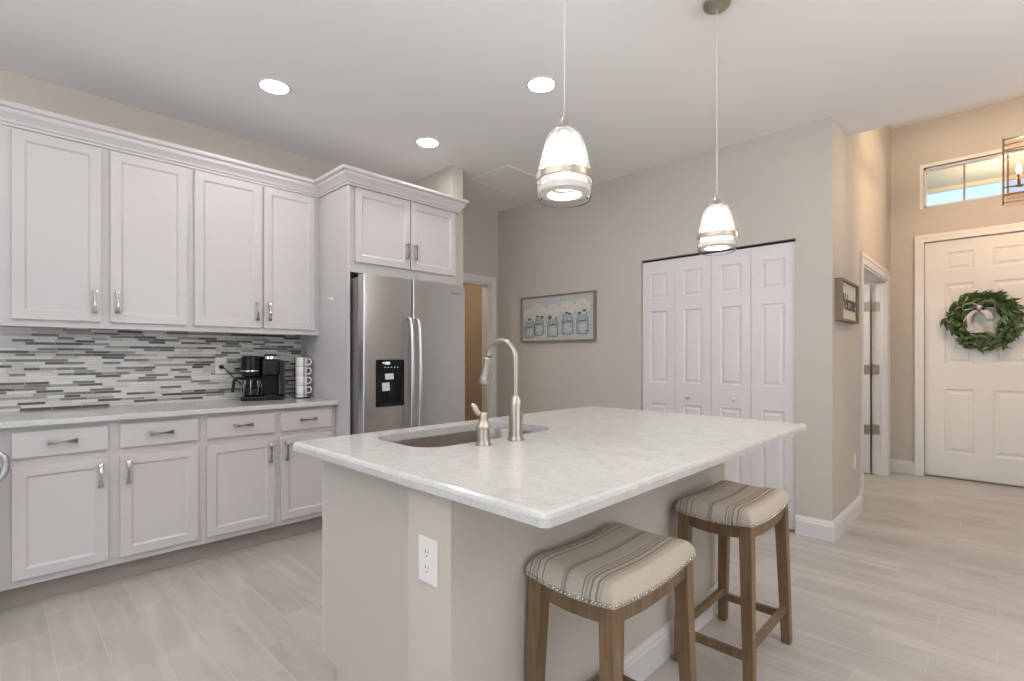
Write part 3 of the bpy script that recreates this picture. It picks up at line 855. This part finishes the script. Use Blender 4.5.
# mugs on their rack
root = thing('mug_rack', 'black wire mug rack holding a column of white mugs beside the coffee maker', 'rack', (-3.775, 1.607, .925))
bm = B(); lathe(bm, [(.05, 0), (.052, .003), (.05, .006), (0, .0065)], (-3.775, 1.607, .925), 32); obj('base', bm, M['blackmat'], root, smooth=40)
bm = B(); lathe(bm, [(.040, .0065), (.042, .009), (.041, .022), (0, .0225)], (-3.775, 1.607, .925), 32); obj('saucer', bm, M['ceramic'], root, smooth=40)
for k in range(3):
    a = math.radians(200 + 110 * k - 60)
    bm = B(); tube(bm, [(-3.775 + .047 * math.cos(a), 1.607 + .047 * math.sin(a), .93), (-3.775 + .047 * math.cos(a), 1.607 + .047 * math.sin(a), 1.236)], .0025, 8)
    obj('rod', bm, M['blackmat'], root, smooth=60)
mug0 = thing('mug', 'white mug at the bottom of the mug column', 'mug', (-3.775, 1.607, .948), group='white mugs on the black rack')
bm = B()
lathe(bm, [(.030, 0), (.037, .002), (.040, .010), (.041, .068), (.0395, .070), (.038, .068), (.037, .010), (0, .007)], (0, 0, 0), 32)
obj('cup', bm, M['ceramic'], mug0, smooth=40, local=True)
bm = B(); a = math.radians(55); ca, sa = math.cos(a), math.sin(a)
tube(bm, smooth_path([(.037 * ca, .037 * sa, .056), (.060 * ca, .060 * sa, .058), (.069 * ca, .069 * sa, .038), (.060 * ca, .060 * sa, .018), (.037 * ca, .037 * sa, .016)], 6), .0045, 10)
obj('mug_handle', bm, M['ceramic'], mug0, smooth=60, local=True)
for k, lb in enumerate(('white mug second from the bottom of the mug column', 'white mug third from the bottom of the mug column', 'white mug on top of the mug column by the panel')):
    c = copy_tree(mug0); c.location.z = .948 + .0702 * (k + 1); c['label'] = lb

# ------------------------------------------------------------------ island
IY0 = .857
root = thing('island_cabinet', 'beige end of the island sink cabinet with a toe notch', 'cabinet', (-1.83, IY0, 0))
bm = B()
pts = [(-1.808, .118), (-1.808, .894), (-1.20, .894), (-1.20, 0), (-1.715, 0), (-1.715, .118)]
rings(bm, [[(x, y, z) for x, z in pts] for y in (IY0, IY0 + .018)])
obj('end_panel', bm, M['panel'], root)
obj('body', box(B(), -1.806, -1.20, IY0 + .018, 2.53, .118, .66), M['cab'], root)
bm = B(); box(bm, -1.806, -1.79, IY0 + .018, 2.53, .66, .894); box(bm, -1.22, -1.20, IY0 + .018, 2.53, .66, .894); box(bm, -1.79, -1.22, 2.50, 2.53, .66, .894); box(bm, -1.79, -1.22, IY0 + .018, .90, .66, .894)
obj('rail', bm, M['cab'], root, weld=False)
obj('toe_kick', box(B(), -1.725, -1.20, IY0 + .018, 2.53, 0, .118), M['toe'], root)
obj('filler_strip', box(B(), -1.832, -1.8085, IY0 + .002, IY0 + .03, .118, .894), M['cab'], root)
for (a, b) in ((.90, 1.345), (1.355, 1.80), (1.83, 2.51)):
    mp = (lambda a_, b_: (lambda u, v, w: (-1.808 - w, b_ - u, .135 + v)))(a, b)
    bm = B(); slab(bm, b - a, .73, .02, [(.058, b - a - .058, .058, .672)], mp, .009, .009)
    obj('door', bm, M['cab'], root, bevel=.0025)
# knee wall behind the cabinets
PX0, PX1, PY0, PY1 = -1.18, -.992, .80, 2.553
bm = box(B(), PX0, PX1, PY0, PY1, 0, .894); struct('wall_island', bm, M['wall'])
bm = B(); sweep(bm, [(PX0, PY0, 0, -1), (PX1, PY0, 1, -1), (PX1, PY1, 1, 1), (PX0, PY1, 0, 1)], BP); struct('baseboard_island', bm, M['trim'])
# outlet on the end of the knee wall
root = thing('wall_outlet', 'white duplex outlet on the end of the island knee wall below the slab', 'outlet', (-1.083, PY0, .697))
def xzplate(y0, y1, x0, x1, z0, z1, rad):
    bm = B(); pts = []
    for cx_, cz_, a0 in ((x1 - rad, z1 - rad, 0), (x0 + rad, z1 - rad, 90), (x0 + rad, z0 + rad, 180), (x1 - rad, z0 + rad, 270)):
        for k in range(6):
            a = math.radians(a0 + 18 * k); pts.append((cx_ + rad * math.cos(a), cz_ + rad * math.sin(a)))
    rings(bm, [[(x, y, z) for x, z in pts] for y in (y0, y1)]); return bm
ox, oz = -1.083, .697
obj('cover_plate', xzplate(PY0 - .006, PY0, ox - .040, ox + .040, oz - .060, oz + .060, .004), M['plastic'], root, bevel=.002)
for s in (-.0205, .0205):
    rc = obj('receptacle', xzplate(PY0 - .008, PY0 - .005, ox - .017, ox + .017, oz + s - .0145, oz + s + .0145, .010), M['plastic'], root)
    bm = B()
    for dx, hh in ((-.0065, .005), (.0065, .004)): box(bm, ox + dx - .0012, ox + dx + .0012, PY0 - .0084, PY0 - .0078, oz + s + .003 - hh + .002, oz + s + .003 + hh)
    lathe(bm, [(.0025, 0), (.0025, .0006)], (ox, PY0 - .0078, oz + s - .0075), 12, rot=Matrix.Rotation(PI / 2, 3, 'X'))
    obj('slots', bm, M['ink'], rc, weld=False)

# island slab with the sink cut-out
SX0, SX1, SY0, SY1 = -1.862, -.640, .755, 2.628
HX0, HX1, HY0_, HY1_ = -1.745, -1.372, 1.0, 1.70
def rrect(x0, x1, y0, y1, r, n=8):
    out = []
    for cx_, cy_, a0 in ((x1 - r, y1 - r, 0), (x0 + r, y1 - r, 90), (x0 + r, y0 + r, 180), (x1 - r, y0 + r, 270)):
        for k in range(n + 1):
            a = math.radians(a0 + 90 * k / n); out.append((cx_ + r * math.cos(a), cy_ + r * math.sin(a)))
    return out
bm = B()
def loop(pts, z): return [bm.verts.new((x, y, z)) for x, y in pts]
R0 = rrect(SX0, SX1, SY0, SY1, .020); i_ = .008
L1 = loop(R0, .895); L2 = loop(R0, .913); L3 = loop(rrect(SX0 + i_ * .5, SX1 - i_ * .5, SY0 + i_ * .5, SY1 - i_ * .5, .018), .9205); L4 = loop(rrect(SX0 + i_ * 1.5, SX1 - i_ * 1.5, SY0 + i_ * 1.5, SY1 - i_ * 1.5, .016), .925)
hp = rrect(HX0, HX1, HY0_, HY1_, .10)
Q1 = loop(hp, .925); Q2 = loop(hp, .895)
for A_, Bq in ((L1, L2), (L2, L3), (L3, L4), (Q1, Q2)):
    for i in range(len(A_)):
        j = (i + 1) % len(A_); face(bm, (A_[i], A_[j], Bq[j], Bq[i]))
def fill_between(a, b):
    es = []
    for lp in (a, b):
        for i in range(len(lp)):
            e_ = bm.edges.get((lp[i], lp[(i + 1) % len(lp)])) or bm.edges.new((lp[i], lp[(i + 1) % len(lp)])); es.append(e_)
    bmesh.ops.triangle_fill(bm, edges=es, use_beauty=True, use_dissolve=False)
fill_between(L4, Q1); fill_between(L1, Q2)
T(obj('island_countertop', bm, M['quartz'], weld=False), 'large white quartz slab on top of the island with a sink cut-out', 'countertop')
# sink
root = thing('sink', 'stainless steel undermount sink bowl set into the island slab', 'sink', (-1.56, 1.34, .69))
bm = B()
def ring_at(ins, z, r): return [(x, y, z) for x, y in rrect(HX0 + ins, HX1 - ins, HY0_ + ins, HY1_ - ins, r)]
rings(bm, [ring_at(-.02, .8945, .115), ring_at(-.006, .8945, .105), ring_at(-.004, .885, .105), ring_at(.002, .73, .10), ring_at(.012, .705, .09), ring_at(.035, .695, .07)], caps=False)
vv = [v for v in bm.verts][-len(hp):]
face(bm, vv)
obj('bowl', bm, M['sinksteel'], root, smooth=50)
bm = B(); lathe(bm, [(.045, .6955), (.042, .698), (.03, .697), (.012, .6965), (0, .6965)], (-1.56, 1.34, 0), 24); obj('drain', bm, M['chrome'], root, smooth=40)
# faucet
fx, fy = -1.293, 1.35
root = thing('faucet', 'tall brushed nickel gooseneck pull-down faucet standing on the island slab', 'faucet', (fx, fy, .925))
bm = B(); lathe(bm, [(.031, .925), (.031, .931), (.027, .937), (.0255, .945), (.0255, 1.058), (.0245, 1.062), (.022, 1.07), (.015, 1.085), (.0125, 1.09), (0, 1.09)], (fx, fy, 0), 32)
obj('base', bm, M['nickel'], root, smooth=35)
bm = B()
pth = [(fx, fy, 1.085), (fx, fy, 1.14), (fx, fy, 1.205)]
cx_, R_ = fx - .076, .076
for k in range(1, 15):
    a = PI * k / 14 * .93
    pth.append((cx_ + R_ * math.cos(a), fy, 1.218 + R_ * math.sin(a)))
tube(bm, pth, .0118, 16); obj('spout', bm, M['nickel'], root, smooth=60)
ex, ez = pth[-1][0], pth[-1][2]
dx, dz = -.235, -.972
bm = B()
def along(s): return (ex + dx * s, fy, ez + dz * s)
ss = [0, .004, .006, .06, .085, .09, .094, .108, .11]
tube(bm, [along(s) for s in ss], [.0125, .0145, .016, .0165, .0185, .0205, .0205, .019, .012], 20); obj('spray_head', bm, M['nickel'], root, smooth=35)
bm = B(); tube(bm, [along(-.004), along(.003)], .0128, 16); obj('collar', bm, M['blackmat'], root, smooth=40)
# side lever
lx, ly = -1.302, 1.196
root = thing('faucet_lever', 'short brushed nickel lever valve beside the taller faucet on the island', 'faucet lever', (lx, ly, .925))
bm = B(); lathe(bm, [(.028, .925), (.028, .930), (.0235, .937), (.022, .945), (.022, .982), (.0285, .985), (.0285, .992), (.022, 1.0), (.0165, 1.012), (.0155, 1.03), (.0105, 1.04), (0, 1.042)], (lx, ly, 0), 32)
obj('base', bm, M['nickel'], root, smooth=35)
bm = B(); pth = smooth_path([(lx - .004, ly - .002, 1.032), (lx - .018, ly - .010, 1.036), (lx - .026, ly - .014, 1.047), (lx - .032, ly - .017, 1.060), (lx - .040, ly - .021, 1.063)], 5)
tube(bm, pth, [.0075 + .003 * math.sin(PI * i / (len(pth) - 1)) for i in range(len(pth))], 12); obj('lever', bm, M['nickel'], root, smooth=60)

# ------------------------------------------------------------------ stools
def make_stool(loc, label):
    root = thing('bar_stool', label, 'stool', loc, 0, 'striped saddle counter stools')
    hx_, hy_ = .143, .226
    # edge height of seat bottom line: sags between the corners
    def edge_z(u, v): return .615 - .014 * (1 - u * u) * abs(v) ** 6 - .022 * (1 - v * v) * abs(u) ** 6
    n = 24; m_ = 32; bm = B(); grid = []
    def se(x):   # soft pillow edge
        return (1 - abs(x) ** 5) ** .5 if abs(x) < 1 else 0
    top = []
    for i in range(n + 1):
        row = []
        for j in range(m_ + 1):
            u = -1 + 2 * i / n; v = -1 + 2 * j / m_
            h = .050 * (se(u) * se(v)) ** .62
            zb = .618 - .014 * (1 - u * u) - .020 * (1 - v * v)
            bul = 1 + .035 * (1 - max(abs(u), abs(v)) ** 8)
            row.append(bm.verts.new((u * hx_ * 1.02, v * hy_ * 1.02, zb + .018 + h)))
        top.append(row)
    for i in range(n):
        for j in range(m_): face(bm, (top[i][j], top[i + 1][j], top[i + 1][j + 1], top[i][j + 1]))
    per = [top[i][0] for i in range(n + 1)] + [top[n][j] for j in range(1, m_ + 1)] + [top[i][m_] for i in range(n - 1, -1, -1)] + [top[0][j] for j in range(m_ - 1, 0, -1)]
    low = []
    for v in per:
        u_, v_ = v.co.x / (hx_ * 1.02), v.co.y / (hy_ * 1.02)
        low.append(bm.verts.new((v.co.x * 1.012, v.co.y * 1.01, .618 - .014 * (1 - u_ * u_) - .020 * (1 - v_ * v_) - .008)))
    for i in range(len(per)):
        j = (i + 1) % len(per); face(bm, (per[i], per[j], low[j], low[i]))
    face(bm, low[::-1])
    seat = obj('seat', bm, M['stripe'], root, smooth=60, local=True)
    # nailheads along the lower edge
    bm = B()
    def nail(x, y, nx, ny):
        u_, v_ = x / hx_, y / hy_
        z = .618 - .014 * (1 - min(1, u_ * u_)) - .020 * (1 - min(1, v_ * v_)) - .001
        sphere(bm, (x + nx * .0045, y + ny * .0045, z), .0052, 8, (1, 1, 1))
    k = 21
    for i in range(k):
        t = -1 + 2 * (i + .5) / k
        for s in (-1, 1): nail(t * hx_ * 1.015, s * hy_ * 1.03, 0, s * .2)
    k = 31
    for i in range(k):
        t = -1 + 2 * (i + .5) / k
        for s in (-1, 1): nail(s * hx_ * 1.03, t * hy_ * 1.015, s * .2, 0)
    o = obj('nailhead_trim', bm, M['pull'], root, smooth=60, local=True, weld=False); o['label'] = 'row of silver nailheads'
    # legs, splayed a little
    lw_ = .046
    for sx in (-1, 1):
        for sy in (-1, 1):
            bm = B()
            tx, ty = sx * (hx_ - .001), sy * (hy_ - .001); bx, by = sx * (hx_ + .012), sy * (hy_ + .016)
            def sq(cx, cy, z, w):
                return [(cx, cy, z), (cx - sx * w, cy, z), (cx - sx * w, cy - sy * w, z), (cx, cy - sy * w, z)]
            hexa(bm, sq(bx, by, 0, .036), sq(tx, ty, .612, lw_))
            obj('leg', bm, M['oak'], root, bevel=.002, local=True)
    # aprons with bowed edges
    def apron(fixed, axis, half, off, sg):
        bm = B(); rr = []
        for i in range(17):
            t = -1 + 2 * i / 16
            p = t * half
            q = (p / hx_) if axis == 'x' else (p / hy_)
            c_ = .014 if axis == 'x' else .020
            base_ = .618 - c_ * (1 - q * q)
            zt = base_ - .007; zb = base_ - .054 - .002 * (1 - t * t)
            a, b = sg * off, sg * (off - .022)
            if axis == 'x': rr.append([(p, a, zb), (p, b, zb), (p, b, zt), (p, a, zt)])
            else: rr.append([(a, p, zb), (b, p, zb), (b, p, zt), (a, p, zt)])
        rings(bm, rr); obj('apron', bm, M['oak'], root, bevel=.0015, local=True)
        # lower bead of the apron
    for s in (-1, 1):
        apron(0, 'x', hx_ - .044, hy_ - .006, s); apron(0, 'y', hy_ - .044, hx_ - .006, s)
    # stretchers
    zs = .118; xo, yo = hx_ + .010, hy_ + .012
    for s in (-1, 1):
        bm = box(B(), -(xo - .034), xo - .034, s * (yo - .024) - .010, s * (yo - .024) + .010, zs - .016, zs + .016); obj('stretcher', bm, M['oak'], root, bevel=.002, local=True)
        bm = box(B(), s * (xo - .024) - .010, s * (xo - .024) + .010, -(yo - .034), yo - .034, zs + .012, zs + .044); obj('stretcher', bm, M['oak'], root, bevel=.002, local=True)
    return root
st = make_stool((-.832, 1.296, 0), 'striped wooden counter stool nearest the camera, below the slab corner')
c = copy_tree(st); c.location = (-.800, 2.163, 0); c['label'] = 'striped wooden counter stool farther away, in front of the closet doors'

# ------------------------------------------------------------------ pendants
def make_pendant(loc, label):
    root = thing('pendant_light', label, 'pendant light', loc, 0, 'glass pendants over the island')
    # local z = 0 at the ceiling
    zb = 1.710 - HC
    bm = B(); lathe(bm, [(.058, 0), (.060, -.004), (.058, -.016), (.045, -.024), (.012, -.028), (0, -.028)], (0, 0, 0), 32); obj('canopy', bm, M['nickel'], root, smooth=35, local=True)
    bm = B(); tube(bm, [(0, 0, -.026), (0, 0, zb + .26)], .0019, 8); obj('cord', bm, mat('silver_cord', (.62, .61, .6), .4), root, smooth=60, local=True)
    bm = B(); lathe(bm, [(.004, zb + .282), (.006, zb + .262), (.011, zb + .24), (.021, zb + .222), (.026, zb + .216), (0, zb + .215)], (0, 0, 0), 24); obj('cap', bm, M['nickel'], root, smooth=40, local=True)
    prof = [(.030, .218), (.045, .208), (.056, .188), (.066, .155), (.075, .115), (.080, .080), (.082, .055), (.083, .03), (.081, .008), (.076, 0)]
    inner = [(r - .005, z) for r, z in prof][::-1]
    bm = B(); lathe(bm, [(r, z + zb) for r, z in prof + inner], (0, 0, 0), 48, caps=False)
    obj('glass_shade', bm, M['lampglass'], root, smooth=60, local=True)
    bm = B(); lathe(bm, [(r, z + zb) for r, z in ((.0805, .082), (.0845, .082), (.0865, .060), (.0835, .058), (.0805, .082))], (0, 0, 0), 48, caps=False); obj('metal_band', bm, M['nickel'], root, smooth=40, local=True)
    bm = B(); lathe(bm, [(r, z + zb) for r, z in ((.052, .040), (.080, .040), (.080, .022), (.052, .018), (.052, .040))], (0, 0, 0), 48, caps=False)
    obj('frosted_ring', bm, mat('frosted_ring_glass', (.85, .80, .73), .4), root, smooth=40, local=True)
    bm = B(); lathe(bm, [(.017, zb + .216), (.019, zb + .21), (.019, zb + .172), (.014, zb + .166), (0, zb + .166)], (0, 0, 0), 24); obj('socket', bm, M['chrome'], root, smooth=40, local=True)
    bm = B(); lathe(bm, [(.008, zb + .165), (.014, zb + .155), (.021, zb + .130), (.022, zb + .112), (.016, zb + .094), (0, zb + .088)], (0, 0, 0), 24); obj('bulb', bm, M['bulb'], root, smooth=60, local=True)
    return root
pd = make_pendant((-.955, 1.211, HC), 'clear glass pendant light with a metal band, the nearer and larger of the pair')
c = copy_tree(pd); c.location = (-.925, 2.287, HC); c['label'] = 'clear glass pendant light hanging before the closet doors, the farther of the pair'

# ------------------------------------------------------------------ recessed ceiling lights
root = thing('recessed_light', 'round recessed ceiling light above the wall cabinets, leftmost of the row', 'ceiling light', (-3.096, 1.158, HC), 0, 'recessed ceiling lights')
bm = B(); lathe(bm, [(.074, -.001), (.092, -.002), (.094, -.005), (.090, -.008), (.078, -.009), (.073, -.004), (.074, -.001)], (0, 0, 0), 48, caps=False); obj('trim_ring', bm, M['trim'], root, smooth=40, local=True)
bm = B(); lathe(bm, [(.0735, -.0015), (.0735, -.0045), (0, -.0050)], (0, 0, 0), 48); obj('diffuser', bm, M['can'], root, local=True)
for p, lb in (((-1.943, 2.248), 'round recessed ceiling light beside the nearer pendant cord'), ((-3.081, 2.26), 'round recessed ceiling light above the fridge front'),
              ((-1.943, .95), 'recessed ceiling light above the island sink, added out of the picture'), ((-1.94, -.2), 'recessed ceiling light behind the near island end, added out of the picture'),
              ((.6, 2.2), 'recessed ceiling light above the walkway, added out of the picture'), ((.6, .2), 'recessed ceiling light above the camera, added out of the picture'), ((2.4, .8), 'recessed ceiling light above the living area, added out of the picture'), ((-1.2, -2.2), 'recessed ceiling light near the glass doors, added out of the picture')):
    c = copy_tree(root); c.location = (*p, HC); c['label'] = lb  # the ones out of the picture are extras, added to light the room

# ------------------------------------------------------------------ picture of jars on the pantry wall
root = thing('picture', 'framed picture of five blue glass jars with white flowers on the pantry wall', 'picture', (-3.161, YP, 1.62))
px0, px1, pz0, pz1 = -3.632, -2.692, 1.385, 1.852
bm = B(); f_ = .016
for a in ((px0, px1, pz0, pz0 + f_), (px0, px1, pz1 - f_, pz1), (px0, px0 + f_, pz0 + f_, pz1 - f_), (px1 - f_, px1, pz0 + f_, pz1 - f_)): box(bm, a[0], a[1], YP - .034, YP, a[2], a[3])
obj('frame', bm, M['art_frame'], root, weld=False)
A = [mat('painted_boards', (.50, .50, .475), .8, noise=.12, nscale=9, stretch=(1, 1, 7)), mat('painted_jar', (.36, .40, .385), .7, noise=.3, nscale=40), mat('painted_jar_dark', (.10, .13, .135), .7, noise=.3, nscale=60),
     mat('painted_petals', (.60, .60, .53), .8, noise=.12, nscale=60), mat('painted_leaves', (.10, .12, .085), .8), mat('painted_highlight', (.47, .52, .52), .8, noise=.3, nscale=50)]
bm = box(B(), px0 + f_, px1 - f_, YP - .022, YP - .001, pz0 + f_, pz1 - f_)
random.seed(5)
def blob(cx, cz, rx, rz, mi, d, n=18, jit=.12, ph=0):
    v = []
    for k in range(n):
        a = 2 * PI * k / n; j = 1 + random.uniform(-jit, jit)
        v.append(bm.verts.new((cx + rx * j * math.cos(a), YP - .022 - d, cz + rz * j * math.sin(a))))
    face(bm, v, mi)
def poly(pts, mi, d): face(bm, [bm.verts.new((x, YP - .022 - d, z)) for x, z in pts], mi)
for k, (cx, hz_) in enumerate(((-3.515, .20), (-3.385, .21), (-3.205, .22), (-3.02, .225), (-2.84, .225))):
    z0 = pz0 + .045 + (.02 if k in (1, 3, 4) else 0); w_ = .070 if k != 1 else .062
    jar = [(-w_ * .8, 0), (w_ * .8, 0), (w_, .02), (w_, hz_ * .62), (w_ * .72, hz_ * .76), (w_ * .72, hz_ * .92), (-w_ * .72, hz_ * .92), (-w_ * .72, hz_ * .76), (-w_, hz_ * .62), (-w_, .02)]
    poly([(cx + a, z0 + b) for a, b in jar], 2, .0003)
    poly([(cx + a * .88, z0 + .006 + b * .95) for a, b in jar], 1, .0006)
    blob(cx + .008, z0 + hz_ * .3, w_ * .55, hz_ * .2, 5, .0009)
    poly([(cx - w_ * .7, z0 + hz_ * .52), (cx + w_ * .7, z0 + hz_ * .55), (cx + w_ * .7, z0 + hz_ * .60), (cx - w_ * .7, z0 + hz_ * .57)], 2, .0010)
    for q in range(7):
        a = 2 * PI * q / 7 + k
        blob(cx + .055 * math.cos(a), z0 + hz_ + .04 + .04 * math.sin(a), .044, .036, 3, .0012 + .00015 * q, 14, .18)
    for q in range(2): blob(cx + random.uniform(-.04, .04), z0 + hz_ * .9 + random.uniform(-.01, .02), .022, .012, 4, .0024 + .0001 * q, 10, .3)
obj('canvas', bm, A, root, weld=False)

# sign on the hall wall
sy0, sy1, sz0, sz1 = 3.965, 4.52, 1.480, 1.768
root = thing('wall_sign', 'small brown framed welcome sign on the hall wall left of the doorway', 'sign', (XH, 4.24, 1.62))
bm = B(); f_ = .024
for a in ((sy0, sy1, sz0, sz0 + f_ * .7), (sy0, sy1, sz1 - f_ * .7, sz1), (sy0, sy0 + f_, sz0 + f_ * .7, sz1 - f_ * .7), (sy1 - f_, sy1, sz0 + f_ * .7, sz1 - f_ * .7)): box(bm, XH, XH + .045, a[0], a[1], a[2], a[3])
obj('frame', bm, M['sign_frame'], root, weld=False, bevel=.0015)
obj('board', box(B(), XH, XH + .026, sy0 + f_, sy1 - f_, sz0 + .0168, sz1 - .0168), M['sign_paper'], root)
bm = text_mesh('Welcome', .135, .0015, .25)
bmesh.ops.transform(bm, matrix=Matrix.Translation((XH + .0275, 4.245, 1.615)) @ Matrix(((0, 0, 1, 0), (1, 0, 0, 0), (0, 1, 0, 0), (0, 0, 0, 1))) @ Matrix.Diagonal((.84, 1.25, 1, 1)), verts=bm.verts)
obj('lettering', bm, M['ink'], root)

# ------------------------------------------------------------------ wreath on the entry door
random.seed(11)
wc = Vector((-.118, YE - .01, 1.578))
root = thing('wreath', 'green leafy wreath with a grey white bow hanging on the front door', 'wreath', wc)
bm = B()
ringp = [wc + Vector((.19 * math.cos(2 * PI * k / 40), 0, .19 * math.sin(2 * PI * k / 40))) for k in range(41)]
tube(bm, ringp, .018, 8); obj('twig_ring', bm, M['twig'], root, smooth=60)
bm = B()
def leaf(base, dirv, up, L, Wd):
    d = dirv.normalized(); s = d.cross(up).normalized(); nrm = s.cross(d).normalized()
    rows = []
    for i in range(7):
        t = i / 6
        w_ = Wd * math.sin(PI * min(1, t ** .75 * .96 + .02)) * .5
        c_ = base + d * L * t + nrm * (.012 * math.sin(PI * t)) - nrm * .015 * t * t
        fold = w_ * .35
        rows.append((bm.verts.new(c_ - s * w_ + nrm * fold), bm.verts.new(c_), bm.verts.new(c_ + s * w_ + nrm * fold)))
    for a, b in zip(rows, rows[1:]):
        for k in range(2): face(bm, (a[k], a[k + 1], b[k + 1], b[k]))
for k in range(330):
    a = random.uniform(0, 2 * PI); r_ = random.gauss(.205, .04)
    base_ = wc + Vector((r_ * math.cos(a), random.uniform(-.05, -.005), r_ * math.sin(a)))
    rad = Vector((math.cos(a), 0, math.sin(a))); tan = Vector((-math.sin(a), 0, math.cos(a)))
    d = tan * random.choice((-1, -1, -1, 1)) * random.uniform(.4, 1) + rad * random.uniform(-.35, .85) + Vector((0, random.uniform(-.7, .02), 0))
    L_ = random.uniform(.08, .135)
    tip = base_ + d.normalized() * L_
    if (tip - wc).xz.length < .10 or (base_ - wc).xz.length < .11 or (tip - wc).xz.length > .325: continue
    if tip.y > YE - .003: d.y = -.1
    leaf(base_, d, Vector((random.uniform(-.5, .5), -1, random.uniform(-.5, .5))), L_, random.uniform(.028, .044))
obj('leaves', bm, M['leaf'], root, weld=False, smooth=60)
for k in range(6):
    bm = B(); a = random.uniform(0, 2 * PI); p = wc + Vector((.22 * math.cos(a), -.03, .22 * math.sin(a)))
    tube(bm, smooth_path([p, p + Vector((.06 * math.cos(a + .4), -.01, .06 * math.sin(a + .4))), p + Vector((.13 * math.cos(a + .7), -.01, .13 * math.sin(a + .7)))], 4), .002, 5)
    obj('sprig', bm, M['twig'], root)
bm = B()
def ribbon(pts, w_, wd=Vector((0, -1, .25))):
    P_ = smooth_path(pts, 6); rr = []
    for p in P_:
        q = wd.normalized() * w_ / 2; t_ = Vector((.0015, 0, .0015))
        rr.append([p - q - t_, p + q - t_, p + q + t_, p - q + t_])
    rings(bm, rr)
bc = wc + Vector((-.03, -.075, .135))
ribbon([bc, bc + Vector((-.05, -.015, .04)), bc + Vector((-.11, 0, .03)), bc + Vector((-.115, .0, -.02)), bc + Vector((-.05, .005, -.012)), bc], .05)
ribbon([bc, bc + Vector((.05, -.015, .05)), bc + Vector((.10, 0, .04)), bc + Vector((.105, .0, -.015)), bc + Vector((.05, .005, -.012)), bc], .05)
wd = Vector((1, 0, .25))
ribbon([bc, bc + Vector((-.06, -.01, -.06)), bc + Vector((-.09, 0, -.13)), bc + Vector((-.06, .01, -.22))], .05, wd)
ribbon([bc, bc + Vector((.05, -.01, -.05)), bc + Vector((.08, .01, -.11))], .045, wd)
sphere(bm, bc + Vector((0, -.01, 0)), .022, 10)
obj('bow', bm, M['ribbon'], root, weld=False, smooth=60)

# ------------------------------------------------------------------ lantern in the entry
LX, LY, LZ0, LZ1, LH = .150, 5.42, 2.43, 2.875, .135
root = thing('lantern_chandelier', 'bronze lantern with glass sides and a lit bulb hanging in the entry', 'chandelier', (LX, LY, HE))
bm = B(); q = .006
for sx in (-1, 1):
    for sy in (-1, 1):
        x, y = LX + sx * LH, LY + sy * LH; box(bm, x - q, x + q, y - q, y + q, LZ0, LZ1)
for z in (LZ0 + .02, LZ1 - .012, LZ1 - .09, LZ0 + .075):
    for s in (-1, 1):
        box(bm, LX - LH, LX + LH, LY + s * LH - q * .8, LY + s * LH + q * .8, z - q * .8, z + q * .8)
        box(bm, LX + s * LH - q * .8, LX + s * LH + q * .8, LY - LH, LY + LH, z - q * .8, z + q * .8)
box(bm, LX - LH, LX + LH, LY - q, LY + q, LZ1 - .018, LZ1 - .006)
obj('frame', bm, M['bronze'], root, weld=False)
bm = B()
gl = LH + .012
for s in (-1, 1):
    box(bm, LX + s * gl - .0015, LX + s * gl + .0015, LY - LH * .9, LY + LH * .9, LZ0 - .02, LZ1 - .06)
    box(bm, LX - LH * .9, LX + LH * .9, LY + s * gl - .0015, LY + s * gl + .0015, LZ0 - .02, LZ1 - .06)
obj('glass_panel', bm, M['smoke'], root, weld=False)
bm = B(); tube(bm, [(LX, LY, LZ1 - .02), (LX, LY, HE - .02)], .006, 10); lathe(bm, [(.055, HE), (.055, HE - .02), (.01, HE - .03)], (LX, LY, 0), 24); obj('stem', bm, M['bronze'], root, smooth=40, weld=False)
for k in range(3):
    a = 2 * PI * k / 3 + .9; x, y = LX + .05 * math.cos(a), LY + .05 * math.sin(a)
    bm = B(); lathe(bm, [(.02, LZ0 + .10), (.02, LZ0 + .106), (.010, LZ0 + .11), (.010, LZ0 + .2), (0, LZ0 + .2)], (x, y, 0), 16); tube(bm, [(LX, LY, LZ0 + .09), (x, y, LZ0 + .103)], .005, 8)
    cd = obj('candle_sleeve', bm, M['bronze'], root, smooth=40, weld=False)
    bm = B(); lathe(bm, [(.008, LZ0 + .2), (.015, LZ0 + .222), (.016, LZ0 + .236), (.010, LZ0 + .262), (0, LZ0 + .28)], (x, y, 0), 16)
    obj('bulb', bm, M['candle'], cd, smooth=60)
bm = B(); tube(bm, [(LX, LY, LZ0 + .085), (LX, LY, LZ1 - .015)], .005, 8); obj('rod', bm, M['bronze'], root)
def lamp(name, loc, e, col, r=.03):
    d = bpy.data.lights.new(name, 'POINT'); d.energy = e; d.color = col; d.shadow_soft_size = r
    o = bpy.data.objects.new(name, d); o.location = loc; COL.objects.link(o); return o
lamp('lantern_glow', (LX, LY, LZ0 + .34), LANTERN_POWER, (1.0, .72, .46), .02)
lamp('laundry_lamp', (-4.9, 3.2, 2.4), 16, (1.0, .86, .68), .08)
lamp('porch_fill', (0.1, 7.55, 2.85), 20, (1.0, .86, .62), .06)  # unseen fill light added to warm and brighten the soffit
lamp('bedroom_fill', (-1.9, 5.1, 2.3), 30, (1.0, .97, .92), .1)  # unseen fill added to brighten the open door leaf, in place of daylight
